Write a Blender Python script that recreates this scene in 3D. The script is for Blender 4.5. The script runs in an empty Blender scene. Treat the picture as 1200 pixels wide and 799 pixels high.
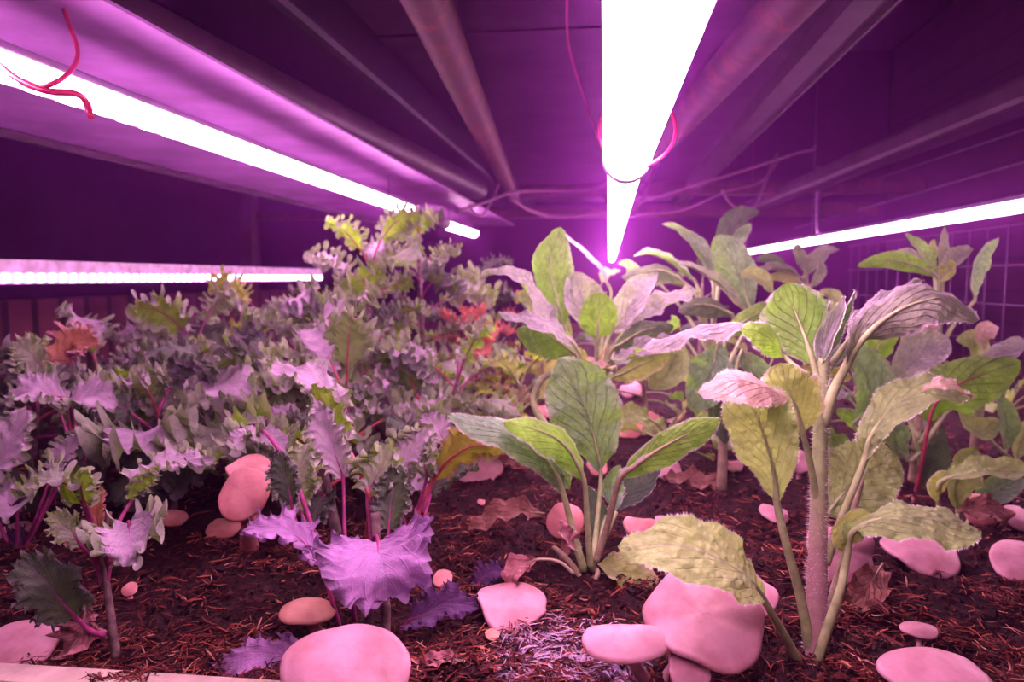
import bpy, math, random
import numpy as np
from mathutils import Vector as V, noise as mn, Matrix

F = 850.0; CX, CY = 600.0, 399.5; H0 = 0.24
PITCH = math.atan((399.5-325)/F); YAW = math.atan((713-600)/F)
FW = V((-math.sin(YAW)*math.cos(PITCH), math.cos(YAW)*math.cos(PITCH), -math.sin(PITCH)))
RT = V((math.cos(YAW), math.sin(YAW), 0)); UP = RT.cross(FW); CAM = V((0, 0, H0))
def ray(px, py): return FW + RT*((px-CX)/F) - UP*((py-CY)/F)
def P(px, py, D): return CAM + ray(px, py)*D
def G(px, py, z=0.0):
    r = ray(px, py); return CAM + r*((z-H0)/r.z)
def DG(py): return (G(600, py)-CAM).dot(FW)
def Lz(px, py, H):
    r = ray(px, py); return CAM + r*(H/r.z)
def Lx(px, py, X):
    r = ray(px, py); return CAM + r*(X/r.x)
def N(n): return (RT*n[0] + UP*n[1] - FW*n[2]).normalized()

COL = bpy.context.scene.collection
# ---------------------------------------------------------------- objects
def link(o, parent=None):
    COL.objects.link(o)
    if parent is not None: o.parent = parent
    return o
def tag(o, label=None, cat=None, group=None, kind=None):
    if label: o['label'] = label
    if cat: o['category'] = cat
    if group: o['group'] = group
    if kind: o['kind'] = kind
    return o
def thing(name, label, cat, loc, group=None):
    o = bpy.data.objects.new(name, None); o.location = loc; o.empty_display_size = .02
    return tag(link(o), label, cat, group)
def origin(parent):
    v = V((0, 0, 0)); p = parent
    while p is not None: v += p.location; p = p.parent
    return v
def mobj(name, verts, faces, mat, parent=None, loc=None, uv=None, col=None, smooth=True):
    """verts are world coordinates; the object's origin is its parent's (or loc)"""
    o0 = origin(parent) if parent is not None else (V(loc) if loc is not None else V((0, 0, 0)))
    a = np.asarray(verts, dtype=np.float64).reshape(-1, 3) - np.array(o0)
    me = bpy.data.meshes.new(name); me.from_pydata(a.tolist(), [], faces)
    if uv is not None:
        l = me.uv_layers.new(name='UVMap'); idx = np.empty(len(me.loops), dtype=np.int32)
        me.loops.foreach_get('vertex_index', idx)
        l.data.foreach_set('uv', np.asarray(uv, dtype=np.float32)[idx].ravel())
    if col is not None:
        c = me.color_attributes.new('Tint', 'FLOAT_COLOR', 'POINT')
        c.data.foreach_set('color', np.asarray(col, dtype=np.float32).ravel())
    if smooth: me.polygons.foreach_set('use_smooth', [True]*len(me.polygons))
    me.materials.append(mat); me.update()
    o = bpy.data.objects.new(name, me)
    if parent is None: o.location = o0
    return link(o, parent)
def cr(pts, n):
    """Catmull-Rom through pts, n samples"""
    pts = [V(p) for p in pts]
    if len(pts) == 2: pts = [pts[0], (pts[0]+pts[1])/2, pts[1]]
    ex = [pts[0]*2-pts[1]] + pts + [pts[-1]*2-pts[-2]]
    L = [0]
    for a, b in zip(pts, pts[1:]): L.append(L[-1] + (b-a).length)
    out = []
    for i in range(n):
        s = L[-1]*i/(n-1); k = 0
        while k < len(pts)-2 and s > L[k+1]: k += 1
        t = (s-L[k])/max(1e-9, L[k+1]-L[k]); p0, p1, p2, p3 = ex[k:k+4]
        out.append(.5*((2*p1)+(p2-p0)*t+(2*p0-5*p1+4*p2-p3)*t*t+(3*p1-p0-3*p2+p3)*t**3))
    return out
def frames(c, n0=V((0, 0, 1))):
    T = [(c[min(i+1, len(c)-1)]-c[max(i-1, 0)]).normalized() for i in range(len(c))]
    fr = []; prev = None
    for t in T:
        n = n0 if prev is None else prev
        n = n - t*n.dot(t)
        if n.length < 1e-4: n = V((1, 0, 0)) - t*t.x
        n.normalize(); prev = n; fr.append((t, n, t.cross(n)))
    return fr
def tube_geo(pts, rad, n=24, k=8, cap=True, rf=None):
    c = cr(pts, n); fr = frames(c); vs = []; fs = []
    for i in range(n):
        t, a, b = fr[i]; r = rad(i/(n-1)) if callable(rad) else rad
        for j in range(k):
            an = 2*math.pi*j/k; q = r*(1 if rf is None else rf(i/(n-1), an))
            vs.append(c[i]+(a*math.cos(an)+b*math.sin(an))*q)
    for i in range(n-1):
        for j in range(k):
            fs.append((i*k+j, i*k+(j+1) % k, (i+1)*k+(j+1) % k, (i+1)*k+j))
    if cap: fs.append(tuple(range(k))[::-1]); fs.append(tuple((n-1)*k+j for j in range(k)))
    return vs, fs
def tube(name, pts, rad, mat, parent=None, n=24, k=8, **kw):
    vs, fs = tube_geo(pts, rad, n, k); return mobj(name, vs, fs, mat, parent, **kw)
def merge(gs):
    vs = []; fs = []
    for v, f in gs:
        o = len(vs); vs += list(v); fs += [tuple(i+o for i in q) for q in f]
    return vs, fs
def box_geo(a, b):
    a = V(a); b = V(b)
    vs = [V((x, y, z)) for x in (a.x, b.x) for y in (a.y, b.y) for z in (a.z, b.z)]
    return vs, [(0, 1, 3, 2), (4, 6, 7, 5), (0, 4, 5, 1), (2, 3, 7, 6), (0, 2, 6, 4), (1, 5, 7, 3)]
def bar_geo(a, b, w, h, up=V((0, 0, 1))):
    """rectangular bar from a to b, w wide, h tall (top face at the a-b line)"""
    t = (b-a).normalized(); s = t.cross(up).normalized(); u = s.cross(t)
    vs = []
    for p in (a, b):
        for x, y in ((-w/2, -h), (w/2, -h), (w/2, 0), (-w/2, 0)): vs.append(p+s*x+u*y)
    return vs, [(0, 1, 2, 3), (7, 6, 5, 4), (0, 4, 5, 1), (1, 5, 6, 2), (2, 6, 7, 3), (3, 7, 4, 0)]
def bevel(o, w, seg=2):
    m = o.modifiers.new('b', 'BEVEL'); m.width = w; m.segments = seg; return o

# ---------------------------------------------------------------- materials
class NT:
    def __init__(s, name):
        s.m = bpy.data.materials.new(name); s.m.use_nodes = True; s.t = s.m.node_tree; s.t.nodes.clear()
        s.out = s.t.nodes.new('ShaderNodeOutputMaterial')
    def n(s, ty, **kw):
        nd = s.t.nodes.new('ShaderNode'+ty)
        for k, v in kw.items():
            if k.startswith('_'): setattr(nd, k[1:], v)
        return nd
    def put(s, sock, v):
        if isinstance(v, bpy.types.NodeSocket): s.t.links.new(v, sock)
        elif v is not None: sock.default_value = v
    def math(s, op, a, b=None, c=None, clamp=False):
        nd = s.n('Math', _operation=op, _use_clamp=clamp); s.put(nd.inputs[0], a); s.put(nd.inputs[1], b)
        if c is not None: s.put(nd.inputs[2], c)
        return nd.outputs[0]
    def mix(s, f, a, b, mode='MIX'):
        nd = s.n('Mix', _data_type='RGBA', _blend_type=mode); s.put(nd.inputs[0], f); s.put(nd.inputs[6], c4(a)); s.put(nd.inputs[7], c4(b)); return nd.outputs[2]
    def noise(s, vec, scale, det=3, rough=.6):
        nd = s.n('TexNoise'); s.put(nd.inputs['Vector'], vec); nd.inputs['Scale'].default_value = scale
        nd.inputs['Detail'].default_value = det; nd.inputs['Roughness'].default_value = rough; return nd.outputs['Fac']
    def ramp(s, f, stops):
        nd = s.n('ValToRGB'); s.put(nd.inputs[0], f); e = nd.color_ramp.elements
        while len(e) < len(stops): e.new(.5)
        for q, (p, c) in zip(e, stops): q.position = p; q.color = c4(c)
        return nd.outputs[0]
    def sm(s, v, a, b, x=0., y=1.):
        nd = s.n('MapRange', _interpolation_type='SMOOTHSTEP'); s.put(nd.inputs[0], v)
        for i, q in enumerate((a, b, x, y)): nd.inputs[i+1].default_value = q
        return nd.outputs[0]
    def bump(s, h, st, dist=.001):
        nd = s.n('Bump'); s.put(nd.inputs['Height'], h); nd.inputs['Strength'].default_value = st; nd.inputs['Distance'].default_value = dist; return nd.outputs[0]
    def pr(s, col, rough=.6, normal=None, metal=0, spec=.3, **kw):
        nd = s.n('BsdfPrincipled'); s.put(nd.inputs['Base Color'], c4(col)); s.put(nd.inputs['Roughness'], rough)
        s.put(nd.inputs['Metallic'], metal); s.put(nd.inputs['Specular IOR Level'], spec)
        if normal is not None: s.put(nd.inputs['Normal'], normal)
        for k, v in kw.items(): s.put(nd.inputs[k], v)
        return nd.outputs[0]
    def fin(s, sh): s.t.links.new(sh, s.out.inputs[0]); return s.m
def c4(c):
    if isinstance(c, bpy.types.NodeSocket) or c is None or len(c) == 4: return c
    return (*c, 1.)

def simple(name, col, rough=.6, metal=0., nscale=40, var=.35, bump=.2, spec=.3, col2=None):
    m = NT(name); tc = m.n('TexCoord').outputs['Object']; f = m.noise(tc, nscale, 5)
    c = m.mix(m.sm(f, .3, .7), [q*(1-var) for q in col] if col2 is None else col2, [min(1, q*(1+var*.5)) for q in col])
    return m.fin(m.pr(c, rough, m.bump(f, bump, .002), metal, spec))
def leaf_mat(name, front, back, trans, vein, veinb=None, nv=7, k=.5, rug=.5, rs=230, tw=.42, vs=.6, bs=-.5, edge=None, var=.25, rough=.55):
    m = NT(name); uv = m.n('UVMap').outputs[0]; sp = m.n('SeparateXYZ'); m.put(sp.inputs[0], uv)
    u = sp.outputs[0]; v = m.math('ABSOLUTE', m.math('MULTIPLY_ADD', sp.outputs[1], 2., -1.))
    tc = m.n('TexCoord').outputs['Object']; nz = m.noise(tc, 60, 3); nf = m.noise(tc, 420, 3)
    side = m.math('MULTIPLY', m.math('SIGN', m.math('SUBTRACT', sp.outputs[1], .5)), .22)
    ph = m.math('ADD', m.math('MULTIPLY_ADD', u, float(nv), side), m.math('MULTIPLY', m.math('POWER', v, .8), -k*nv))
    ph = m.math('ADD', ph, m.math('MULTIPLY', nz, .5))
    tri = m.math('ABSOLUTE', m.math('SUBTRACT', m.math('FRACT', ph), .5))           # .5 at vein
    w = m.math('MULTIPLY_ADD', v, .045, .455)
    sv = m.math('MULTIPLY', m.math('GREATER_THAN', tri, w), m.sm(v, 1., .75))
    svs = m.math('MULTIPLY', m.sm(tri, .40, .5), m.sm(v, 1., .7))
    mid = m.sm(v, .07, .02)
    vf = m.math('MAXIMUM', m.math('MULTIPLY', svs, vs), mid, clamp=True)
    vo = m.n('TexVoronoi', _feature='SMOOTH_F1'); m.put(vo.inputs['Vector'], tc); vo.inputs['Scale'].default_value = rs
    geo = m.n('NewGeometry'); bf = geo.outputs['Backfacing']
    rnd = m.n('ObjectInfo').outputs['Random']
    dk = m.sm(nz, .3, .75, 1-var, 1+var*.4); dk2 = m.math('MULTIPLY_ADD', rnd, .35, .82); dk = m.math('MULTIPLY', dk, dk2)
    retic = m.math('MULTIPLY_ADD', vo.outputs['Distance'], -.45 if rug > .3 else -.12, 1.06)
    c = m.mix(bf, front, back); vc = m.mix(bf, vein, veinb or vein)
    c = m.mix(m.math('MULTIPLY', vf, .75), c, vc)
    if edge is not None: c = m.mix(m.sm(v, .7, 1.), c, edge)
    sc = m.n('VectorMath', _operation='SCALE'); m.put(sc.inputs[0], c); m.put(sc.inputs['Scale'], m.math('MULTIPLY', dk, retic)); c = sc.outputs[0]
    h = m.math('ADD', m.math('MULTIPLY', vo.outputs['Distance'], -rug), m.math('MULTIPLY', svs, bs))
    h = m.math('ADD', h, m.math('MULTIPLY', nf, .3))
    nb = m.bump(h, 1., .0028)
    p = m.pr(c, rough, nb, spec=.25, **{'Sheen Weight': .15, 'Sheen Roughness': .5})
    tr = m.n('BsdfTranslucent'); tcx = m.mix(m.math('MULTIPLY', vf, .5), trans, [q*.45 for q in trans]); sc2 = m.n('VectorMath', _operation='SCALE')
    m.put(sc2.inputs[0], tcx); m.put(sc2.inputs['Scale'], dk); m.put(tr.inputs[0], sc2.outputs[0]); m.put(tr.inputs['Normal'], nb)
    mx = m.n('MixShader'); mx.inputs[0].default_value = tw; m.put(mx.inputs[1], p); m.put(mx.inputs[2], tr.outputs[0])
    return m.fin(mx.outputs[0])
def emis(name, col, st):
    m = NT(name); e = m.n('Emission'); e.inputs[0].default_value = c4(col); e.inputs[1].default_value = st
    return m.fin(e.outputs[0])

M = {}
# big hairy leaves; pale edge colours paint in the back-lit rim of fine hairs
M['cg'] = leaf_mat('hairy_leaf_green', (.36, .54, .36), (.27, .47, .12), (.38, .80, .08), (.30, .38, .29), (.24, .38, .12), rug=.9, vs=.5, edge=(.5, .58, .46))
M['cl'] = leaf_mat('hairy_leaf_lit_lilac', (.52, .46, .51), (.34, .46, .20), (.42, .72, .12), (.50, .46, .50), (.45, .5, .3), rug=.9, edge=(.68, .58, .66))  # lavender front colour stands in for lamplight on the leaf tops
M['cy'] = leaf_mat('hairy_leaf_yellow', (.56, .66, .26), (.46, .62, .14), (.66, .82, .20), (.54, .56, .28), (.42, .52, .18), rug=.9, var=.15, vs=.35, bs=-.2, edge=(.80, .66, .50))
M['cv'] = leaf_mat('hairy_leaf_vivid', (.40, .52, .30), (.34, .58, .10), (.44, .95, .06), (.3, .4, .2), (.26, .45, .10), rug=.8, vs=.5, tw=.48, edge=(.42, .60, .22))
M['cp'] = leaf_mat('hairy_leaf_pale', (.48, .64, .27), (.40, .60, .16), (.58, .8, .18), (.50, .55, .33), (.42, .54, .22), rug=1.0, var=.2, vs=.25, bs=-.15)
M['cm'] = leaf_mat('hairy_leaf_mauve', (.38, .38, .36), (.34, .36, .26), (.30, .42, .14), (.30, .32, .28), (.3, .34, .22), rug=.8, vs=.4, tw=.26, edge=(.55, .5, .5))
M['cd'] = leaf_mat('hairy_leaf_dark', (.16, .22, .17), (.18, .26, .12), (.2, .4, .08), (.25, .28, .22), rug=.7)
M['cpk'] = leaf_mat('hairy_leaf_blush', (.85, .60, .55), (.66, .60, .28), (.8, .75, .25), (.7, .45, .42), rug=.7)
# kale
M['kl'] = leaf_mat('kale_leaf_lit_lilac', (.62, .46, .62), (.26, .36, .16), (.34, .50, .12), (.80, .48, .78), (.55, .15, .32), nv=6, k=.7, rug=.15, bs=.10, rs=120, tw=.3, edge=(.40, .42, .34))  # front colour holds the lilac cast of lamplight on upper faces
M['kg'] = leaf_mat('kale_leaf_green', (.46, .46, .42), (.28, .46, .06), (.46, .80, .04), (.48, .36, .42), (.5, .12, .18), nv=6, k=.7, rug=.15, bs=.10, rs=120, tw=.38, edge=(.46, .40, .44))
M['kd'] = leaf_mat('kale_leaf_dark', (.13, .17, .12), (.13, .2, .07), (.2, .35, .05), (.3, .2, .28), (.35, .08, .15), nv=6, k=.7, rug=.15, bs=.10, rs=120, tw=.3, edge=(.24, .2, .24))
M['kp'] = leaf_mat('kale_leaf_violet', (.60, .33, .64), (.30, .15, .34), (.4, .2, .5), (.62, .4, .72), nv=6, k=.7, rug=.15, bs=.10, rs=120, tw=.3, edge=(.36, .22, .38))
M['kr'] = leaf_mat('kale_leaf_red_ribbed', (.62, .44, .52), (.40, .40, .07), (.50, .55, .05), (.75, .3, .5), (.80, .10, .34), nv=6, k=.7, rug=.15, bs=.1, rs=120, tw=.35, edge=(.62, .40, .46))
M['kv'] = leaf_mat('kale_leaf_deep_violet', (.16, .075, .20), (.14, .06, .18), (.2, .08, .22), (.3, .14, .32), nv=6, k=.7, rug=.15, bs=.10, rs=120, tw=.3)
M['ko'] = leaf_mat('kale_leaf_amber', (.46, .24, .18), (.48, .28, .12), (.55, .26, .06), (.7, .2, .25), (.75, .12, .25), nv=6, k=.7, rug=.15, bs=.10, rs=120, tw=.4, edge=(.6, .35, .45))
M['lr'] = leaf_mat('lettuce_leaf_coral', (.85, .36, .34), (.8, .36, .28), (.9, .34, .22), (.9, .45, .3), nv=6, rug=.2, tw=.5)
M['ly'] = leaf_mat('lettuce_leaf_lime', (.55, .62, .20), (.5, .6, .12), (.7, .85, .1), (.75, .7, .35), nv=6, rug=.2, tw=.5)
M['dry'] = leaf_mat('withered_leaf', (.45, .22, .18), (.38, .17, .13), (.4, .18, .1), (.28, .12, .09), nv=7, rug=.9, tw=.15, rough=.8)
M['dryp'] = leaf_mat('withered_leaf_pink', (.62, .27, .30), (.5, .22, .22), (.5, .2, .2), (.4, .16, .16), nv=7, rug=.9, tw=.15, rough=.8)
M['stem_g'] = simple('stalk_green', (.42, .48, .24), .5, nscale=90, var=.3)
M['stem_p'] = simple('stalk_mauve', (.42, .34, .24), .5, nscale=90, var=.3)
M['stem_k'] = simple('stalk_kale_purple', (.42, .08, .24), .45, nscale=90, var=.35)
M['stem_kr'] = simple('stalk_kale_red', (.55, .12, .16), .45, nscale=90, var=.35)
M['stem_kw'] = simple('stem_kale_woody', (.24, .16, .16), .6, nscale=120, var=.5, bump=.5)
def stem_grad():
    m = NT('stalk_mauve_to_green'); tc = m.n('TexCoord').outputs['Object']; sp = m.n('SeparateXYZ'); m.put(sp.inputs[0], tc); f = m.noise(tc, 120, 4)
    c = m.mix(m.sm(sp.outputs[2], .05, .13), (.40, .25, .25), (.36, .46, .20)); c = m.mix(m.sm(f, .4, .7, 0, .3), c, (.2, .12, .12))
    return m.fin(m.pr(c, .5, m.bump(f, .3, .001)))
M['stem_a'] = stem_grad()
M['hair'] = simple('plant_hair', (.85, .75, .8), .5)

def mush_mat(name, a, b, fl=.9):
    m = NT(name); tc = m.n('TexCoord').outputs['Object']; f = m.noise(tc, 35, 4); g = m.noise(tc, 180, 3)
    spk = m.sm(m.noise(tc, 260, 2), .72, .78)
    c = m.mix(m.sm(f, .35, .7), a, b); c = m.mix(m.math('MULTIPLY', spk, .35), c, (.3, .12, .1))
    return m.fin(m.pr(c, .45, m.bump(m.math('ADD', f, m.math('MULTIPLY', g, .15)), .35, .002), spec=.35, **{'Subsurface Weight': .1, 'Subsurface Scale': .004, 'Subsurface Radius': (1, .5, .6)}))
M['mw'] = mush_mat('mushroom_skin_pale', (.64, .35, .43), (.46, .22, .25))
M['mb'] = mush_mat('mushroom_skin_tan', (.66, .36, .28), (.45, .2, .16))
M['mr'] = mush_mat('mushroom_skin_rosy', (.70, .32, .33), (.50, .19, .18))
M['gill'] = mush_mat('mushroom_gills', (.58, .34, .34), (.38, .2, .2))

# soil
def soil_mat():
    m = NT('wet_soil'); tc = m.n('TexCoord').outputs['Object']
    f = m.noise(tc, 14, 8, .7); g = m.noise(tc, 120, 6, .75); b = m.noise(tc, 3.2, 3)
    c = m.ramp(g, [(.32, (.010, .003, .004)), (.5, (.035, .007, .010)), (.66, (.13, .028, .028)), (.82, (.34, .10, .08))])
    c = m.mix(m.sm(b, .35, .7, .0, .55), c, (.02, .006, .008))
    # whitish mould crust on one spot of the soil
    q = G(665, 765); vd = m.n('VectorMath', _operation='DISTANCE'); m.put(vd.inputs[0], tc); vd.inputs[1].default_value = q
    k = m.math('MULTIPLY', m.sm(m.math('ADD', vd.outputs['Value'], m.math('MULTIPLY', m.math('SUBTRACT', f, .5), .08)), .058, .028), m.sm(g, .40, .56))
    c = m.mix(m.math('MULTIPLY', k, .9), c, (.55, .40, .62))
    h = m.math('ADD', m.math('MULTIPLY', f, .4), g)
    return m.fin(m.pr(c, .75, m.bump(h, 1., .006), spec=.35))
M['soil'] = soil_mat()
def mulch_mat():
    m = NT('mulch_fibre'); a = m.n('Attribute', _attribute_name='Tint'); tc = m.n('TexCoord').outputs['Object']
    c = m.mix(m.sm(m.noise(tc, 700, 3), .2, .8, 0, .5), a.outputs['Color'], (.02, .008, .006))
    return m.fin(m.pr(c, .7, spec=.35))
M['mulch'] = mulch_mat()
M['dark'] = simple('dark_painted_metal', (.016, .008, .018), .5, .3, 30)
M['sheet'] = simple('galvanised_sheet', (.085, .05, .075), .36, .8, 7, var=.45, bump=.08)
M['hood'] = simple('violet_lit_reflector_sheet', (.46, .20, .54), .45, .15, 9, var=.3, bump=.1)  # sheet colour carries the violet of the lamp shining on it
M['beam'] = simple('dull_steel_beam', (.055, .028, .045), .5, .3, 12, var=.4)
def rust():
    m = NT('rusty_pipe_steel'); tc = m.n('TexCoord').outputs['Object']; f = m.noise(tc, 22, 8, .75)
    c = m.ramp(f, [(.3, (.10, .06, .07)), (.48, (.085, .04, .04)), (.62, (.14, .045, .03)), (.8, (.05, .02, .015))])
    return m.fin(m.pr(c, .6, m.bump(f, .5, .003), m.sm(f, .4, .6, .5, 0.)))
M['rust'] = rust()
def bricks(name, a, b, mo, sc, rot, bw=.5, rh=.25):
    m = NT(name); tc = m.n('TexCoord').outputs['Object']; mp = m.n('Mapping'); m.put(mp.inputs[0], tc); mp.inputs['Rotation'].default_value = rot
    t = m.n('TexBrick'); m.put(t.inputs['Vector'], mp.outputs[0]); t.inputs['Scale'].default_value = sc
    t.inputs['Color1'].default_value = c4(a); t.inputs['Color2'].default_value = c4(b); t.inputs['Mortar'].default_value = c4(mo); t.inputs['Mortar Size'].default_value = .03
    t.inputs['Brick Width'].default_value = bw; t.inputs['Row Height'].default_value = rh
    f = m.noise(tc, 12, 5); c = m.mix(m.sm(f, .3, .8, 0, .6), t.outputs[0], (.02, .01, .015))
    return m.fin(m.pr(c, .85, m.bump(t.outputs['Fac'], -.4, .01)))
M['brick'] = bricks('dark_brick', (.055, .02, .035), (.035, .012, .025), (.012, .005, .012), 4., (math.pi/2, 0, math.pi/2))
M['plank'] = bricks('red_brown_planks', (.15, .045, .05), (.12, .035, .04), (.03, .01, .012), 3., (math.pi/2, math.pi/2, math.pi/2), 1.5, .25)
M['wall'] = simple('dark_wall_plaster', (.035, .015, .035), .9, 0, 5)
M['wood'] = simple('planter_wood', (.62, .48, .42), .7, 0, 25, var=.3)
M['woodd'] = simple('dark_stained_wood', (.16, .07, .06), .7, 0, 18, var=.5)
M['wire'] = simple('galvanised_wire', (.20, .13, .24), .5, .4, 90)
M['redw'] = simple('red_wire_insulation', (.48, .03, .10), .35, 0, 40, var=.1)
M['cable'] = simple('grey_cable_sheath', (.20, .09, .15), .5, 0, 40, var=.1)
M['cap'] = simple('lamp_end_cap', (.45, .4, .45), .4, .2)
M['alu'] = simple('lamp_aluminium', (.55, .5, .58), .35, .7, 30, var=.15)
LC = (1., .52, .83)
M['em'] = emis('grow_lamp_glow', LC, 34.)
M['em2'] = emis('grow_lamp_glow_soft', LC, 30.)
def led_strip():
    m = NT('led_strip_glow'); tc = m.n('TexCoord').outputs['Object']; sp = m.n('SeparateXYZ'); m.put(sp.inputs[0], tc)
    s = m.math('ABSOLUTE', m.math('SUBTRACT', m.math('FRACT', m.math('MULTIPLY', sp.outputs[1], 38.)), .5))
    e = m.n('Emission'); m.put(e.inputs[0], (1., .42, .9, 1)); m.put(e.inputs[1], m.sm(s, .25, .12, 1.6, 16.)); return m.fin(e.outputs[0])
M['leds'] = led_strip()
def spiral():
    m = NT('grow_lamp_clear_cover'); tc = m.n('TexCoord').outputs['Object']; w = m.n('TexWave', _wave_type='BANDS', _bands_direction='Y')
    m.put(w.inputs[0], tc); w.inputs['Scale'].default_value = 9.; w.inputs['Distortion'].default_value = 1.2
    sp = m.n('SeparateXYZ'); m.put(sp.inputs[0], tc)
    near = m.sm(sp.outputs[1], 1.15, .5)
    side = m.sm(sp.outputs[2], -.001, -.010)
    d = m.math('MULTIPLY', m.math('MULTIPLY', m.math('MULTIPLY', m.sm(w.outputs['Fac'], .45, .7), m.sm(sp.outputs[2], -.006, -.010)), near), .95)
    e = m.n('Emission'); m.put(e.inputs[0], c4(LC)); m.put(e.inputs[1], m.math('MULTIPLY_ADD', d, -26.9, 27.)); return m.fin(e.outputs[0])
M['emsp'] = spiral()

# ---------------------------------------------------------------- the place
def soil_z(x, y):
    p = V((x, y, 0))
    return .010*mn.noise(p*6)+.006*mn.noise(p*19)+.007*mn.noise(p*46)-.002
def build_soil():
    nx, ny = 300, 330; xs = np.linspace(-1, 1, nx); ys = np.linspace(0, 1, ny)
    vs = []; fs = []
    for j in range(ny):
        y = .33+3.0*ys[j]**2.0
        for i in range(nx):
            wd = min(1.12, .50+.7*(y-.33)+.1)
            x = xs[i]*wd
            vs.append((x, y, soil_z(x, y)+.003*mn.noise(V((x, y, 0))*130)))
    for j in range(ny-1):
        for i in range(nx-1):
            a = j*nx+i; fs.append((a, a+1, a+nx+1, a+nx))
    tag(mobj('soil_ground', vs, fs, M['soil']), 'dark wet mulched soil filling the bed under the plants', None, kind='structure')
build_soil()
rng = random.Random(5)
def build_mulch():
    vs = []; fs = []; cs = []
    pal = [((.50, .15, .09), 1.6), ((.32, .075, .055), 3), ((.15, .032, .03), 6), ((.72, .34, .26), .8), ((.06, .012, .015), 6)]
    cols = [p[0] for p in pal]; wts = [p[1] for p in pal]; mq = G(665, 765)
    n = 0
    while n < 23000:
        py = 799 - (799-395)*rng.random()**1.15; py += 12; px = rng.uniform(-30, 1230)
        g = G(px, py)
        if abs(g.x) > 1.05 or g.y > 2.9: continue
        D = (g-CAM).dot(FW)
        clump = mn.noise(V((g.x, g.y, 7))*14)
        if clump < .02 and rng.random() < .85: continue
        L = rng.uniform(.004, .016)*(1+.5*(rng.random() < .1)); w = rng.uniform(.0003, .0009)*(1+.6*max(0, D-.5))
        if rng.random() < .03: w *= 2.2; 
        a = rng.uniform(0, 6.283); d = V((math.cos(a), math.sin(a), rng.uniform(-.25, .35))).normalized()
        s = V((-math.sin(a), math.cos(a), rng.uniform(-.6, .6))).normalized()
        z = soil_z(g.x, g.y)+rng.uniform(-.0005, .004)
        c = V((g.x, g.y, z)); up = V((0, 0, 1))*rng.uniform(-.1, .12)*L
        c0 = rng.choices(cols, wts)[0]
        if (g-mq).length < rng.uniform(.02, .055) and rng.random() < .5: c0 = (.62, .45, .62); 
        m_ = rng.uniform(.6, 1.25); col = (c0[0]*m_, c0[1]*m_, c0[2]*m_, 1)
        o = len(vs)
        for t, uu in ((-.5, 0), (0, 1), (.5, 0)):
            q = c+d*(t*L)+up*uu+V((0, 0, .0015)); ww = w*(1 if t == 0 else .45)
            vs += [q-s*ww, q+V((0, 0, ww*.9)), q+s*ww]; cs += [col]*3
        for k in (0, 3):
            fs += [(o+k, o+k+1, o+k+4, o+k+3), (o+k+1, o+k+2, o+k+5, o+k+4)]
        n += 1
    tag(mobj('wood_mulch', vs, fs, M['mulch'], col=cs, smooth=False), 'reddish brown shredded wood fibres strewn over the soil', 'mulch', kind='stuff')
    # clods
    vs = []; fs = []; cs = []; n = 0
    while n < 15000:
        py = 799-(799-400)*rng.random()**1.1+12; g = G(rng.uniform(-30, 1230), py)
        if abs(g.x) > 1.05 or g.y > 2.9: continue
        r = rng.uniform(.0008, .0026)*(1.9 if rng.random() < .06 else 1); c0 = rng.choice([(.04, .008, .01), (.07, .015, .018), (.15, .035, .03), (.02, .005, .007), (.02, .005, .007)])
        if (g-mq).length < .05 and rng.random() < .5: c0 = (.5, .36, .55)
        c = V((g.x, g.y, soil_z(g.x, g.y)+r*.3)); o = len(vs)
        q = [V((1, 0, 0)), V((-1, 0, 0)), V((0, 1, 0)), V((0, -1, 0)), V((0, 0, 1)), V((0, 0, -1))]
        mm = Matrix.Rotation(rng.uniform(0, 6), 3, 'Z') @ Matrix.Rotation(rng.uniform(0, 6), 3, 'X')
        vs += [c+(mm @ e)*(r*rng.uniform(.6, 1.3)) for e in q]; cs += [(*c0, 1)]*6
        fs += [tuple(o+i for i in t) for t in ((0, 2, 4), (2, 1, 4), (1, 3, 4), (3, 0, 4), (2, 0, 5), (1, 2, 5), (3, 1, 5), (0, 3, 5))]
        n += 1
    tag(mobj('soil_clods', vs, fs, M['mulch'], col=cs, smooth=False), 'crumbly dark clods of soil scattered on the bed', 'soil', kind='stuff')
build_mulch()

# planter boards
pl = thing('planter_box', 'pale wooden rim of the planting bed at the lower left corner', 'planter', G(0, 797))
a = G(-160, 789); b = G(200, 813); d = (b-a).normalized(); b2 = b+d*.5
mobj('front_board', *bar_geo(a-d*.3+V((0, 0, .007)), b2+V((0, 0, .007)), .018, .16), M['wood'], pl, smooth=False)
mobj('back_board', *bar_geo(V((-1.12, 3.3, .03)), V((1.12, 3.3, .03)), .03, .2), M['woodd'], pl, smooth=False)

def struct(name, geo, mat, label=None):
    return tag(mobj(name, *geo, mat, smooth=False), label, None, kind='structure')
YB, YF = -1.2, 3.45
HC = .35
struct('floor', box_geo((-3, -1.8, -.75), (3, 5.5, -.7)), M['wall'])
struct('wall_back', box_geo((-3, 4.4, -.7), (3, 4.5, 1.6)), M['wall'])
struct('wall_right', box_geo((1.55, -1.8, -.7), (1.65, 4.5, 1.6)), M['brick'])
struct('wall_left', box_geo((-2.3, -1.8, -.7), (-2.2, 4.5, 1.6)), M['wall'])
struct('ceiling', box_geo((-3, -1.8, 1.5), (3, 4.5, 1.6)), M['dark'])
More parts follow.
